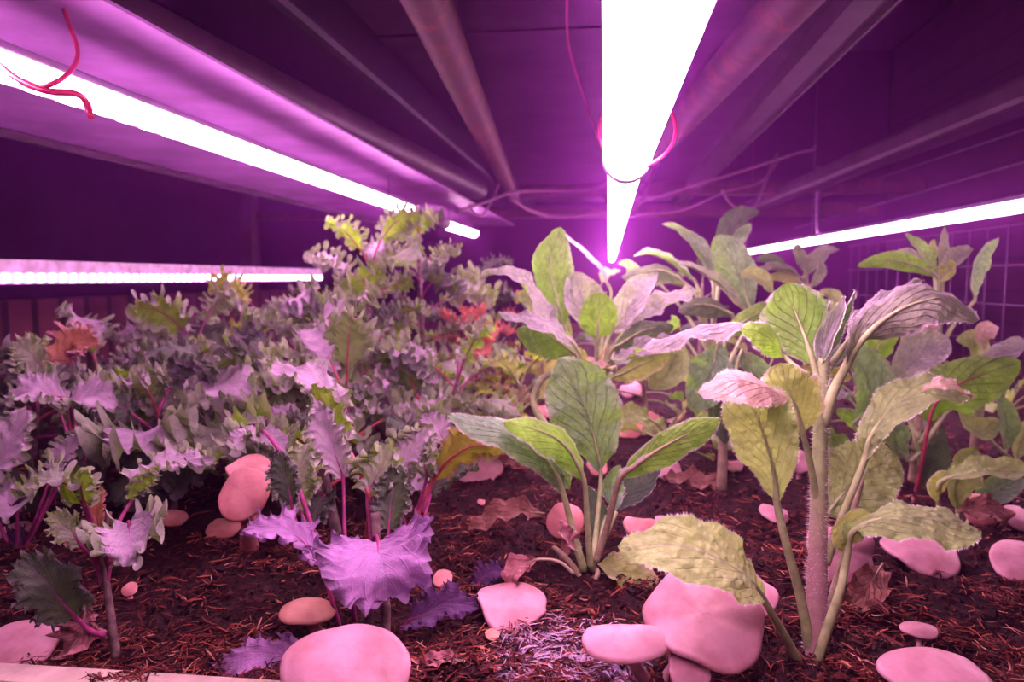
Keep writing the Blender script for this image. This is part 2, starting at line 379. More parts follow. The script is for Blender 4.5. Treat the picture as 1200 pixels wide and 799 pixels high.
# metal sheets that roof the bed: underside at HC above the camera
z1 = H0+HC
xr = Lz(880, 150, HC).x; xl = Lz(440, 80, HC).x
sh = thing('shelf_deck', 'dark galvanised sheet deck above the bed with a crosswise seam', 'shelf', (0, 1, z1))
ys = Lz(600, 35, HC).y
mobj('deck_sheet', *box_geo((xl-.12, YB, z1), (.02, ys-.002, z1+.004)), M['sheet'], sh, smooth=False)
mobj('deck_sheet', *box_geo((xl-.12, ys+.002, z1-.002), (.02, YF, z1+.002)), M['sheet'], sh, smooth=False)
mobj('deck_sheet', *box_geo((.024, YB, z1), (xr, YF, z1+.004)), M['sheet'], sh, smooth=False)
mobj('edge_channel', *merge([box_geo((xr-.05, YB, z1-.03), (xr-.004, YF, z1-.001)), box_geo((xr-.004, YB, z1-.036), (xr, YF, z1+.03))]), M['beam'], sh, smooth=False)
mobj('support_rail', *merge([box_geo((-1.1, 2.75, z1-.05), (1.1, 2.79, z1-.003))]), M['rust'], sh, smooth=False)
mobj('support_rail', *merge([box_geo((-1.1, 3.2, z1-.09), (1.1, 3.24, z1-.04))]), M['rust'], sh, smooth=False)
# left beam and hood
xb0 = Lz(310, 0, .28).x; xb1 = Lz(200, 0, .28).x
t = mobj('steel_beam', *box_geo((xb1-.02, YB, H0+.28), (xb0+.012, YF-.1, z1+.02)), M['dark'], None, loc=(xb0, 1, H0+.28), smooth=False)
tag(bevel(t, .01), 'dark steel beam running between the deck and the left lamp hood', 'beam')
xh = Lz(250, 40, .235).x
a = Lz(95, 0, .24); b = Lz(560, 222, .24); dd = (b-a)
t = tube('conduit_pipe', [a-dd*.3, a, b], .028, M['beam'], None, n=30, k=20, loc=a)
tag(t, 'dull brown round pipe under the dark beam on the left', 'pipe')
zh = H0+.21
x0 = Lz(0, 138, .21).x; x0b = Lz(400, 252, .21).x; xl0 = (x0+x0b)/2; x1 = Lz(330, 115, .21).x
hd = thing('lamp_hood', 'wide sheet hood tinted lamp-violet above the left ceiling lamp', 'hood', ((xl0+x1)/2, 1, zh))
mobj('hood_sheet', *box_geo((xl0, YB, zh), (x1, 2.95, zh+.003)), M['hood'], hd, smooth=False)
mobj('hood_rim', *box_geo((xl0-.004, YB, zh-.012), (xl0-.0005, 2.95, zh+.02)), M['beam'], hd, smooth=False)

# rusty pipes
def pipe(p1, p2, r, label, mat, ext0=.35, ext1=0.02):
    a = Lz(*p1); b = Lz(*p2); d = b-a; s = a-d*ext0; e = b+d*ext1
    t = tube('rusty_pipe', [s, (s+e)/2, e], r, mat, None, n=30, k=24, loc=a)
    return tag(t, label, 'pipe', None)
pipe((500, 0, .30), (601, 232, .30), .026, 'rusty round pipe running under the deck left of the middle lamp', M['rust'])
pipe((925, 0, .30), (790, 150, .30), .028, 'rusty round pipe running away under the deck right of the middle lamp', M['rust'], ext0=1.2, ext1=1.9)
a = Lz(1200, 95, .33); b = Lz(890, 232, .33); d = b-a
t = mobj('side_beam', *bar_geo(a-d*.5, b+d*.1, .07, .05), M['beam'], None, loc=a, smooth=False)
tag(bevel(t, .012), 'brownish box beam along the right side before the brick wall', 'beam')
for k, (p, q, lb) in enumerate([((1200, 152), (905, 250), 'upper thin wire stretched above the right lamp'), ((1200, 190), (930, 268), 'lower thin wire stretched just above the right lamp')]):
    a = Lx(*p, 1.02); b = Lx(*q, 1.02); tag(tube('tension_wire', [a-(b-a)*.3, a, b], .0022, M['wire'], None, n=12, k=6, loc=a), lb, 'wire', None)
# dark frames at the far left
for (px, D, w, lb) in ((292, 3.0, .05, 'dark brown upright post far behind the left lamps'), (403, 3.1, .02, 'thin dark post just left of the tall kale')):
    p = P(px, 300, D); tag(bevel(mobj('shelf_post', *box_geo((p.x-w/2, p.y-w/2, -.7), (p.x+w/2, p.y+w/2, z1+.06)), M['rust'], None, loc=(p.x, p.y, 0), smooth=False), .004), lb, 'post')
p = P(292, 252, 3.05)
tag(mobj('cross_rail', *box_geo((p.x, p.y+.03, p.z-.02), (p.x+1.6, p.y+.06, p.z+.015)), M['rust'], None, loc=p, smooth=False), 'dark horizontal rail far behind the tall kale', 'rail')
# left neighbouring rack side: red-brown boards
XS = -1.18
p = Lx(0, 352, XS-.12)
tag(mobj('plank_fence', *box_geo((XS-.15, .3, -.3), (XS-.12, 3.4, p.z)), M['plank'], None, loc=(XS-.12, 1.5, 0), smooth=False), 'red brown plank side of the next bed on the far left', 'fence')

# ---------------------------------------------------------------- lamps
def lamp(name, p_near, p_far, r, label, mat, top=.59, hang=(.1, .9), ext=0.):
    c = (p_near+p_far)/2; ax = (p_far-p_near).normalized()
    p_near = p_near-ax*ext
    root = thing(name, label, 'lamp', p_near, 'pink grow lamps over the bed')
    for f_ in hang:
        q = p_near+(p_far-p_near)*f_; tube('hanger', [q+V((0, 0, r)), V((q.x, q.y, top))], .0014, M['wire'], root, n=2, k=6)
    s = ax.cross(V((0, 0, 1))).normalized(); u = s.cross(ax)
    def arc(a0, a1, rad, inner=None, k=18):
        vs = []; fs = []
        pr = [(math.cos(a0+(a1-a0)*i/k)*rad, math.sin(a0+(a1-a0)*i/k)*rad) for i in range(k+1)]
        for p in (p_near, p_far):
            for x, y in pr: vs.append(p+s*x+u*y)
        n = len(pr)
        for i in range(n-1): fs.append((i, i+1, n+i+1, n+i))
        fs.append((n-1, 0, n, 2*n-1)); fs.append(tuple(range(n))[::-1]); fs.append(tuple(range(n, 2*n)))
        return vs, fs
    mobj('diffuser', *arc(math.radians(165), math.radians(375), r), mat, root)
    mobj('housing', *arc(math.radians(17), math.radians(163), r*1.02), M['alu'], root)
    for p, q in ((p_near, p_near-ax*.018), (p_far, p_far+ax*.018)):
        tube('end_cap', [q, p], r*1.06, M['cap'], root, n=2, k=20)
    return root
HM = .105
a = Lz(770, 0, HM); b = Lz(735, 183, HM); d = (b-a)
lamp('tube_lamp', a-d*.9, b, .0205, 'thick bright grow tube at the top middle, nearest the viewer', M['em'])
a = Lz(733, 192, HM+.006); b = Lz(717, 303, HM+.006)
lamp('tube_lamp', a+V((0, .01, 0)), b, .0175, 'bright grow tube behind the wire ring, running to the far end', M['em'])
a = Lz(0, 72, .155); b = Lz(478, 244, .155); d = b-a
dn = Lz(555, 273, .155)
lamp('tube_lamp', a, b, .0145, 'long left grow tube with dark bands, wrapped by red wire', M['emsp'], top=H0+.21, ext=.35)
lamp('tube_lamp', Lz(522, 262, .155), dn, .016, 'short far left tube lamp seen just behind the tall kale', M['em2'], top=H0+.21)
a = Lz(1200, 238, .12); b = Lz(872, 295, .12)
lamp('tube_lamp', a, b, .0145, 'slanting grow tube on the right above the wire mesh', M['em2'], top=1.5, hang=(.2, .62, .95), ext=.6)
# low strip lamp on the left
a = Lx(0, 326, -1.02); b = Lx(378, 324, -1.02); X = -1.02
root = thing('strip_lamp', 'low LED strip lamp with visible dots and a wide pale top at the left', 'lamp', (X, a.y, a.z))
z0 = (a.z+b.z)/2
y0, y1 = a.y-.4, b.y
mobj('led_strip', *box_geo((X-.004, y0, z0-.009), (X+.001, y1, z0+.006)), M['leds'], root, smooth=False)
mobj('housing', *merge([box_geo((X-.06, y0, z0+.0072), (X-.0, y1, z0+.03)), box_geo((X-.03, y0, z0-.012), (X-.0045, y1, z0+.007))]), simple('lamp_housing_pink_lit', (.85, .6, .85), .4), root, smooth=False)  # pink in the housing colour stands for violet light falling on it

# wires
def ringwire(cpx, r, label, D):
    c = P(cpx[0], cpx[1], D); pts = []
    for i in range(17):
        an = math.radians(115)+math.radians(310)*i/16*1.0
        pts.append(c+V((math.cos(an)*r, .006*math.sin(an*2), math.sin(an)*r)))
    top = V((c.x-.012, c.y, z1)); pts = [top]+pts
    return tag(tube('wire_hanger', pts, .0016, M['redw'], None, n=90, k=8, loc=c), label, 'wire', None)
ringwire((747, 152), .031, 'reddish wire ring hung around the end of the middle lamp', .60)
Dl = .50
pts = [P(-8, 70, Dl), P(20, 92, Dl-.02), P(52, 106, Dl-.03), P(85, 109, Dl-.02), P(99, 117, Dl), P(107, 138, Dl)]
w = thing('red_tie_wire', 'red wire tied around the near end of the left tube lamp', 'wire', pts[2])
tube('wire_end', pts, .0022, M['redw'], w, n=40)
tube('wire_loop', [Lz(45, -90, .212), P(60, -30, Dl+.1), P(78, 20, Dl+.06), P(91, 60, Dl+.02), P(82, 84, Dl-.02), P(62, 98, Dl-.035), P(40, 104, Dl-.02)], .0017, M['redw'], w, n=40)
cabs = [([(535, 248, 2.0), (565, 238, 2.1), (600, 226, 2.2), (640, 223, 2.3), (700, 221, 2.3)], .005, 'grey cable rising to the far ceiling rail behind the kale'),
        ([(596, 232, 2.1), (620, 246, 2.15), (650, 254, 2.2), (700, 250, 2.2), (745, 243, 2.2)], .006, 'sagging grey cable left of the far end of the middle lamp'),
        ([(548, 228, 2.1), (552, 245, 2.1), (560, 252, 2.1), (570, 246, 2.15)], .004, 'short curled cable end at the far rail'),
        ([(740, 240, 2.2), (800, 222, 2.0), (870, 200, 1.9), (930, 180, 1.9)], .004, 'thin cable slanting up to the right from the middle lamp'),
        ([(846, 222, 2.0), (856, 238, 2.0), (870, 246, 2.0), (885, 240, 2.05)], .004, 'small twisted wire end above the right back plants'),
        ([(745, 252, 2.3), (800, 246, 2.2), (850, 225, 2.1), (890, 214, 2.1)], .0035, 'thin dark cable under the slanting one at right')]
for pts, r, lb in cabs: q_ = P(*pts[-1]); tag(tube('cable', [P(*q) for q in pts]+[V((q_.x+.06, q_.y+.05, z1-.01)), V((q_.x+.07, q_.y+.06, z1+.002))], r, M['cable'], None, n=40, loc=P(*pts[0])), lb, 'cable')
p = P(960, 240, 2.4); tag(tube('hanging_strap', [P(960, 195, 2.4), P(958, 260, 2.4), P(960, 275, 2.4)], .008, M['wire'], None, n=8, loc=p), 'pale strap hanging above the right lamp before the bricks', 'strap')
a0 = Lz(672, 0, .33); tag(tube('ceiling_wire', [Lz(664, -20, .33), Lz(668, 60, .33), Lz(690, 130, .32), P(703, 165, .9)], .0016, M['redw'], None, n=30, loc=a0), 'thin reddish wire along the deck left of the middle lamp', 'wire')
# wire mesh
XM = 1.0; vs = []; g = []
zt = Lx(1200, 262, XM).z; zb = -.02
y = .9
while y < 3.3:
    g.append(tube_geo([V((XM, y, zb)), V((XM, y, zt+.0))], .0017, n=2, k=5)); y += .1
z = zt
while z > zb:
    g.append(tube_geo([V((XM+.003, .9, z)), V((XM+.003, 3.25, z))], .0017, n=2, k=5)); z -= .1
tag(mobj('wire_mesh_panel', *merge(g), M['wire'], None, loc=(XM, 2, 0)), 'square wire mesh fence standing behind the plants on the right', 'mesh panel')

# ---------------------------------------------------------------- leaves
def blade(parent, pts, hw, mat, n, kind='oval', fold=15, curl=20, seed=0, nu=44, nv=16, name='leaf', tip=.75, wav=.06, frill=.5, tw=0., lobe=1.):
    """pts world midrib, hw world half width, n world face normal"""
    r = random.Random(seed); c = cr(pts, nu); T = [(c[min(i+1, nu-1)]-c[max(i-1, 0)]).normalized() for i in range(nu)]
    Ltot = sum((c[i+1]-c[i]).length for i in range(nu-1))
    if not isinstance(fold, (tuple, list)): fold = (fold, fold)
    if not isinstance(curl, (tuple, list)): curl = (curl, curl)
    ph = [r.uniform(0, 6.28) for _ in range(12)]
    vs = []; uv = []; fs = []
    vv = [-1+2*j/nv for j in range(nv+1)]
    nb = r.uniform(8.5, 10.5)
    for i in range(nu):
        u = i/(nu-1); t = T[i]
        nn = n - t*n.dot(t)
        if nn.length < .05: nn = UP-t*UP.dot(t)
        nn.normalize(); s = t.cross(nn)
        if tw:
            a = tw*(u-.3); nn, s = nn*math.cos(a)+s*math.sin(a), s*math.cos(a)-nn*math.sin(a)
        if kind == 'oval':
            pk = .66*tip; w = (math.sin(1.5708*u/pk)**.85 if u < pk else math.cos(1.5708*(u-pk)/(1-pk))**.6 if u < .999 else 0)+.02*(1-u)
        elif kind == 'round': w = math.sqrt(max(0, 1-(2*u**.9-1)**2))*1.0+.02
        elif kind == 'lance': w = math.sin(math.pi*min(1, u**.8))**.9+.02
        else:      # kale: broad, lobed, frilled
            w = (math.sin(math.pi*min(1, (u*.93+.03)**.72))**.6)*(.72+.28*math.sin(min(1, u*1.3)*1.57))
            if u > .93: w *= math.sqrt(max(0, 1-((u-.93)/.075)**2))+.02
        for j, v in enumerate(vv):
            sd = 0 if v < 0 else 1; av = abs(v); sg = -1 if v < 0 else 1
            W = w*hw
            th = math.radians(fold[sd]) + math.radians(curl[sd])*av*.5
            if kind == 'kale':
                lob = 1+lobe*.17*math.sin(2*math.pi*(3.3*u+ph[sd]))*av**2+lobe*.07*math.sin(2*math.pi*(nb*u+ph[2+sd]))*av**4+lobe*.065*math.sin(2*math.pi*(2.3*nb*u+ph[4+sd]))*av**6
                W *= lob
                e = av**2.6
                dz = frill*hw*(.20*av**2*math.sin(2*math.pi*(nb*.4*u)+ph[6+sd])+.24*av**3.5*math.sin(2*math.pi*(nb*1.0*u)+ph[8+sd])+.17*av**6*math.sin(2*math.pi*(nb*2.3*u)+ph[10+sd]))
                dz += .06*hw*math.sin(2*math.pi*(6*u-av*1.6))*av
                dt = frill*hw*(.14*av**4*math.cos(2*math.pi*(nb*1.0*u)+ph[8+sd])+.10*av**6*math.cos(2*math.pi*(nb*2.3*u)+ph[10+sd])) + hw*.22*av*w*(1-u)
                x = W*av*math.cos(th); z = W*av*math.sin(th)+dz
            else:
                ser = 1+.025*math.sin(2*math.pi*(17*u+ph[sd]))*av**4+.02*math.sin(2*math.pi*(41*u+ph[2+sd]))*av**6+.04*math.sin(2*math.pi*(2.2*u+ph[4+sd]))*av**3
                W *= ser
                dz = wav*hw*(av**1.6*math.sin(2*math.pi*(3.1*u)+ph[6+sd])+.45*av**2*math.sin(2*math.pi*6.7*u+ph[8+sd])) - .045*hw*abs(math.sin(math.pi*(7*u-av*3.4)))*min(1, av*4)*(1-av*.3)
                dt = hw*.12*av*(1-u)
                x = W*av*math.cos(th); z = W*av*math.sin(th)+dz
            vs.append(c[i]+s*(sg*x)+nn*z+t*dt); uv.append((u, (v+1)/2))
    m = nv+1
    for i in range(nu-1):
        for j in range(nv):
            a = i*m+j; fs.append((a, a+1, a+m+1, a+m))
    return mobj(name, vs, fs, mat, parent, uv=uv)
# orientation check: s = t x n ; faces (i,j)->(i,j+1) go +s then +t : s x t = (t x n) x t = n  -> normal +n

def edge_hairs(lf, nu, nv, seed):
    r = random.Random(seed); m = nv+1; o0 = origin(lf); vv = lf.data.vertices; vs = []; fs = []
    P_ = lambda i, j: vv[i*m+j].co+o0
    for j0, j1 in ((0, 1), (nv, nv-1)):
        for i in range(2, nu-2):
            for _ in range(5):
                t = r.random(); a = P_(i, j0).lerp(P_(i+1, j0), t); b = P_(i, j1).lerp(P_(i+1, j1), t); al = (P_(i+1, j0)-P_(i, j0)).normalized()
                d = ((a-b).normalized()+al*r.uniform(-.3, .5)+V((0, 0, r.uniform(-.3, .3)))).normalized(); e = a+d*r.uniform(.0008, .0020)
                o = len(vs); vs += [a-al*.00013, a+al*.00013, e]; fs.append((o, o+1, o+2))
    h = mobj('leaf_hairs', vs, fs, M['hair'], lf); h['kind'] = 'stuff'
def stalk(lf, pts, rad, mat, tip=.25, n=26, name='leaf_stalk'):
    return tube(name, pts, lambda u: rad*(1-(1-tip)*u**.8), mat, lf, n=n, k=8)

class Plant:
    def __init__(s, name, label, cat, base, group=None, fuzz=False):
        s.fuzz = fuzz or (name == 'comfrey_plant' and group is None and (base-CAM).length < .75)
        s.base = base; s.D = (base-CAM).dot(FW); s.o = thing(name, label, cat, base, group); s.k = 0
    def Q(s, p): return P(p[0], p[1], s.D+(p[2] if len(p) > 2 else 0))
    def leaf(s, bl, hw, mat='cg', n=(0, .7, .7), st=None, sm='stem_g', sr=.0026, rib=True, **kw):
        """bl: blade points in photo pixels with depth offset; hw half-width in photo pixels; st: stalk points up to the blade"""
        s.k += 1; b = [s.Q(p) for p in bl]; D = sum((q-CAM).dot(FW) for q in b)/len(b)
        nn = N(n); kw.setdefault('seed', s.k*7+int(bl[0][0]))
        L = blade(s.o, b, hw*D/F, M[mat], nn, **kw)
        c = cr(b, 12)
        off = nn*(-sr*.35)
        if st is not None: pts = [s.Q(p) for p in st]+[b[0]]
        else: pts = [b[0]]
        if rib: pts = pts+[c[2]+off, c[4]+off, c[6]+off, c[8]+off]
        if len(pts) > 1:
            ln = [0.]
            for a_, b_ in zip(pts, pts[1:]): ln.append(ln[-1]+(b_-a_).length)
            ub = ln[len(pts)-(5 if rib else 1)]/ln[-1]
            tube('leaf_stalk', pts, lambda u: sr*(1-.35*u/max(ub, .01)) if u < ub or ub > .999 else sr*(.62*max(0, 1-(u-ub)/max(1e-6, 1-ub))**1.1+.07), M[sm], L, n=36, k=8)
        if s.fuzz: edge_hairs(L, kw.get('nu', 44), kw.get('nv', 16), s.k)
        return L
    def wleaf(s, p0, az, el, Ls, Lb, hw, mat, sm, droop=1.2, sr=.0022, roll=0., kind='oval', **kw):
        """a leaf grown from world point p0 at azimuth az, elevation el"""
        s.k += 1; r = random.Random(s.k*31+int(p0.x*1e4)); h = V((math.cos(az), math.sin(az), 0))
        pts = [p0]; p = p0.copy(); e = el; nseg = 9; Lt = Ls+Lb
        for i in range(nseg):
            p = p+(h*math.cos(e)+V((0, 0, 1))*math.sin(e))*(Lt/nseg); pts.append(p.copy()); e -= droop/nseg*(.4+1.2*i/nseg)
        c = cr(pts, 30); k = int(29*Ls/Lt); sid = h.cross(V((0, 0, 1)))
        nn = V((0, 0, 1))*math.cos(el)-h*math.sin(el)*.8; nn = (nn*math.cos(roll)+sid*math.sin(roll)).normalized()
        bp = [c[k], c[k+(29-k)//3], c[k+2*(29-k)//3], c[29]]
        if kind == 'kale': kw.setdefault('nu', 110); kw.setdefault('nv', 18)
        else: kw.setdefault('nu', 30); kw.setdefault('nv', 12)
        L = blade(s.o, bp, hw, M[mat], nn, kind=kind, seed=s.k*13+int(abs(p0.x)*1e4), **kw)
        stalk(L, [q-nn*(sr*.4 if i > k else 0) for i, q in enumerate(c[:k+int((29-k)*.75)]) if i % 3 == 0], sr, M[sm], n=18)
        return L

# ---- hairy broad-leaved plants -------------------------------------------------
def hairs(parent, pts, rad, n, L=.0035, seed=1):
    r = random.Random(seed); c = cr(pts, 60); fr = frames(c); vs = []; fs = []
    for _ in range(n):
        i = r.randrange(60); t, a, b = fr[i]; an = r.uniform(0, 6.283); d = a*math.cos(an)+b*math.sin(an); rr = rad(i/59)
        p = c[i]+d*rr*.9+t*r.uniform(-.002, .002); e = p+d*L*r.uniform(.5, 1.1)+t*r.uniform(-.001, .001); w = t*.00013; w2 = d.cross(t)*.00013
        o = len(vs); vs += [p-w, p+w, e]; fs.append((o, o+1, o+2)); o += 3; vs += [p-w2, p+w2, e]; fs.append((o, o+1, o+2))
    o = mobj('stem_hairs', vs, fs, M['hair'], parent); o['kind'] = 'stuff'; return o

A = Plant('comfrey_plant', 'tall hairy broad-leaved plant with thick upright stem in the right foreground', 'plant', G(955, 770))
stp = [(954, 775), (957, 690), (959, 600), (961, 520), (963, 455), (966, 420)]
sp = [A.Q(p) for p in stp]; srad = lambda u: .0072*(1-.5*u)
vs, fs = tube_geo(sp, srad, 50, 14, rf=lambda u, a: 1+.05*math.sin(a*5))
stem = mobj('stem', vs, fs, M['stem_a'], A.o); hairs(stem, sp, srad, 2600)
A.leaf([(897, 706, -.050), (872, 672, -.068), (800, 640, -.078), (724, 641, -.062)], 41, 'cp', (.05, .80, .60), st=[(936, 776, -.01), (918, 742, -.03), (903, 716, -.046)], sr=.0030, fold=(4, 14), curl=(-25, 10), wav=.1)
A.leaf([(911, 592, -.02), (905, 545, -.025), (890, 495, -.03), (868, 445, -.03)], 40, 'cp', (-.3, .1, .95), st=[(950, 765), (938, 700, -.01), (922, 640, -.02)], sr=.0034, fold=(10, 6), curl=10, tip=1.1, wav=.08)
A.leaf([(926, 468, -.04), (895, 452, -.05), (860, 446, -.055), (818, 460, -.05)], 30, 'cpk', (-.12, .72, .68), fold=(-4, -10), curl=-18, rib=False, wav=.05)
A.leaf([(941, 508, -.02), (932, 475, -.03), (922, 450, -.035), (915, 425, -.03)], 35, 'cy', (.15, -.1, -1), st=[(957, 590), (950, 545, -.01)], sr=.0026, kind='round', fold=(0, 10), curl=(10, 20))
A.leaf([(955, 432, .0), (944, 398, .005), (930, 362, .01), (917, 333, .01)], 40, 'cg', (.25, -.35, -.9), st=[(962, 455)], sr=.003, fold=5, curl=20, tip=.85)
A.leaf([(922, 420, .01), (903, 392, .01), (872, 378, .015), (812, 384, .02), (744, 412, .02)], 21, 'cl', (.05, .92, .30), st=[(955, 450), (940, 437)], sr=.0024, fold=-14, curl=-30, wav=.22)
A.leaf([(917, 420, -.012), (903, 398, -.02), (886, 388, -.022), (868, 386, -.02)], 20, 'cv', (.1, -.5, -.8), rib=False, fold=5, curl=20)
A.leaf([(990, 432, -.01), (1010, 398, -.025), (1050, 366, -.04), (1100, 350, -.05), (1146, 376, -.05)], 30, 'cm', (-.30, -.62, -.75), st=[(964, 498), (975, 462, -.005)], sr=.0042, fold=(22, 6), curl=(25, 10), wav=.12, tip=.95)
A.leaf([(990, 405, .01), (1018, 368, .012), (1050, 343, .015), (1084, 327, .02)], 17, 'cl', (-.45, .65, .6), st=[(965, 440)], fold=-4, curl=-15, kind='lance', wav=.15)
A.leaf([(963, 428, -.01), (975, 395, -.014), (990, 362, -.015), (1003, 338, -.01)], 11, 'cd', (.75, .1, .65), fold=20, curl=30, kind='lance', rib=False)
A.leaf([(962, 430, 0), (968, 400, 0), (982, 372, 0), (990, 345, 0)], 13, 'cl', (-.6, .2, .75), fold=25, curl=30, kind='lance', rib=False)
A.leaf([(958, 425, .01), (950, 400, .015), (955, 370, .018), (972, 350, .02)], 12, 'cg', (.2, .2, .95), fold=12, curl=30, kind='lance', rib=False)
A.leaf([(1012, 543, -.02), (1022, 508, -.025), (1050, 475, -.03), (1090, 458, -.035), (1134, 462, -.03)], 30, 'cp', (-.38, .45, .75), st=[(968, 660), (985, 610, -.01)], sr=.0030, fold=(-6, 22), curl=(-20, 25), wav=.2, tip=.9)
A.leaf([(1078, 458, -.045), (1100, 452, -.05), (1120, 456, -.05), (1138, 466, -.045)], 13, 'cpk', (-.1, .85, .5), fold=12, curl=20, rib=False, wav=.12)
A.leaf([(968, 606, .03), (990, 575, .035), (1018, 552, .04), (1052, 534, .04)], 43, 'cp', (-.25, .35, .85), st=[(958, 640, .01)], sr=.0028, kind='round', fold=6, curl=8, wav=.1)
A.leaf([(993, 648, -.02), (1003, 618, -.03), (1040, 606, -.04), (1095, 609, -.045), (1150, 622, -.045)], 31, 'cp', (.03, .76, .62), st=[(957, 775, -.01), (970, 735, -.015), (985, 690, -.02)], sr=.0034, fold=(-5, 0), curl=(-25, -15), wav=.14, tip=1.15)
A.leaf([(985, 648, -.012), (990, 625, -.02), (1002, 608, -.028), (1018, 600, -.03)], 18, 'cy', (-.2, .05, .95), rib=False, fold=15, curl=20)
stalk(stem, [A.Q(p) for p in [(955, 770, .01), (975, 700, .01), (990, 640, .02), (1010, 560, .02)]], .003, M['stem_p'], .6, name='side_stalk')

B = Plant('comfrey_plant', 'small hairy plant with broad upright grey-green leaf in the middle of the bed', 'plant', G(687, 672))
B.leaf([(704, 556, .03), (697, 515, .02), (680, 468, .01), (655, 421, 0)], 43, 'cl', (-.12, .35, .93), st=[(693, 668), (700, 610, .02)], fold=6, curl=8, wav=.1, tip=.95, vs=None) if False else \
B.leaf([(704, 556, .03), (697, 515, .02), (680, 468, .01), (655, 421, 0)], 43, 'cg', (-.12, .35, .93), st=[(693, 668), (700, 610, .02)], fold=6, curl=8, wav=.1, tip=.95)
B.leaf([(726, 562, -.03), (757, 537, -.045), (800, 512, -.06), (846, 491, -.07)], 21, 'cv', (.15, -.55, -.82), st=[(698, 658, 0), (712, 615, -.01)], sr=.0034, sm='stem_p', fold=(6, 4), curl=20, wav=.1, tip=.8)
B.leaf([(722, 558, -.025), (752, 530, -.038), (798, 503, -.05), (846, 490, -.062)], 10, 'cl', (.05, .9, .4), rib=False, fold=-4, curl=-10)
B.leaf([(685, 566, -.02), (668, 530, -.03), (640, 508, -.04), (590, 495, -.05)], 25, 'cv', (-.2, -.6, -.75), st=[(692, 665), (688, 610, -.01)], sr=.003, fold=(8, 4), curl=25, tip=.75)
B.leaf([(662, 585, -.01), (645, 545, -.02), (600, 510, -.03), (524, 487, -.04)], 24, 'cg', (-.1, .75, .62), st=[(684, 668), (672, 625, -.005)], sr=.0036, fold=(-6, 0), curl=-20, tip=.85)
B.leaf([(668, 575, .0), (655, 548, -.005), (645, 525, -.01), (625, 512, -.015)], 24, 'cg', (-.3, -.2, -.9), rib=False, fold=6, curl=20)
B.leaf([(700, 640, .03), (698, 610, .035), (693, 585, .04), (684, 567, .04)], 15, 'cd', (.2, .2, .95), st=[(693, 668)], kind='lance')
B.leaf([(712, 598, .04), (735, 578, .045), (758, 560, .045), (778, 540, .04)], 21, 'cd', (-.35, .45, .8), st=[(700, 655)], kind='lance', fold=12)
B.leaf([(722, 600, .02), (715, 578, .03), (718, 558, .03), (728, 545, .03)], 16, 'cg', (.4, .2, .9), kind='lance', rib=False, st=[(704, 640)])
L = B.leaf([(678, 645, .0), (668, 630, -.01), (660, 618, -.01), (655, 610, -.01)], 9, 'dryp', (0, .6, .8), rib=False, wav=.4)
for pp in ([(688, 690, 0), (676, 670, 0), (664, 655, .0), (648, 640, .005)], [(686, 688, -.004), (700, 672, 0), (690, 660, .01)]):
    stalk(L, [B.Q(q) for q in pp], .0032, M['stem_p'], .7, name='withered_stalk')

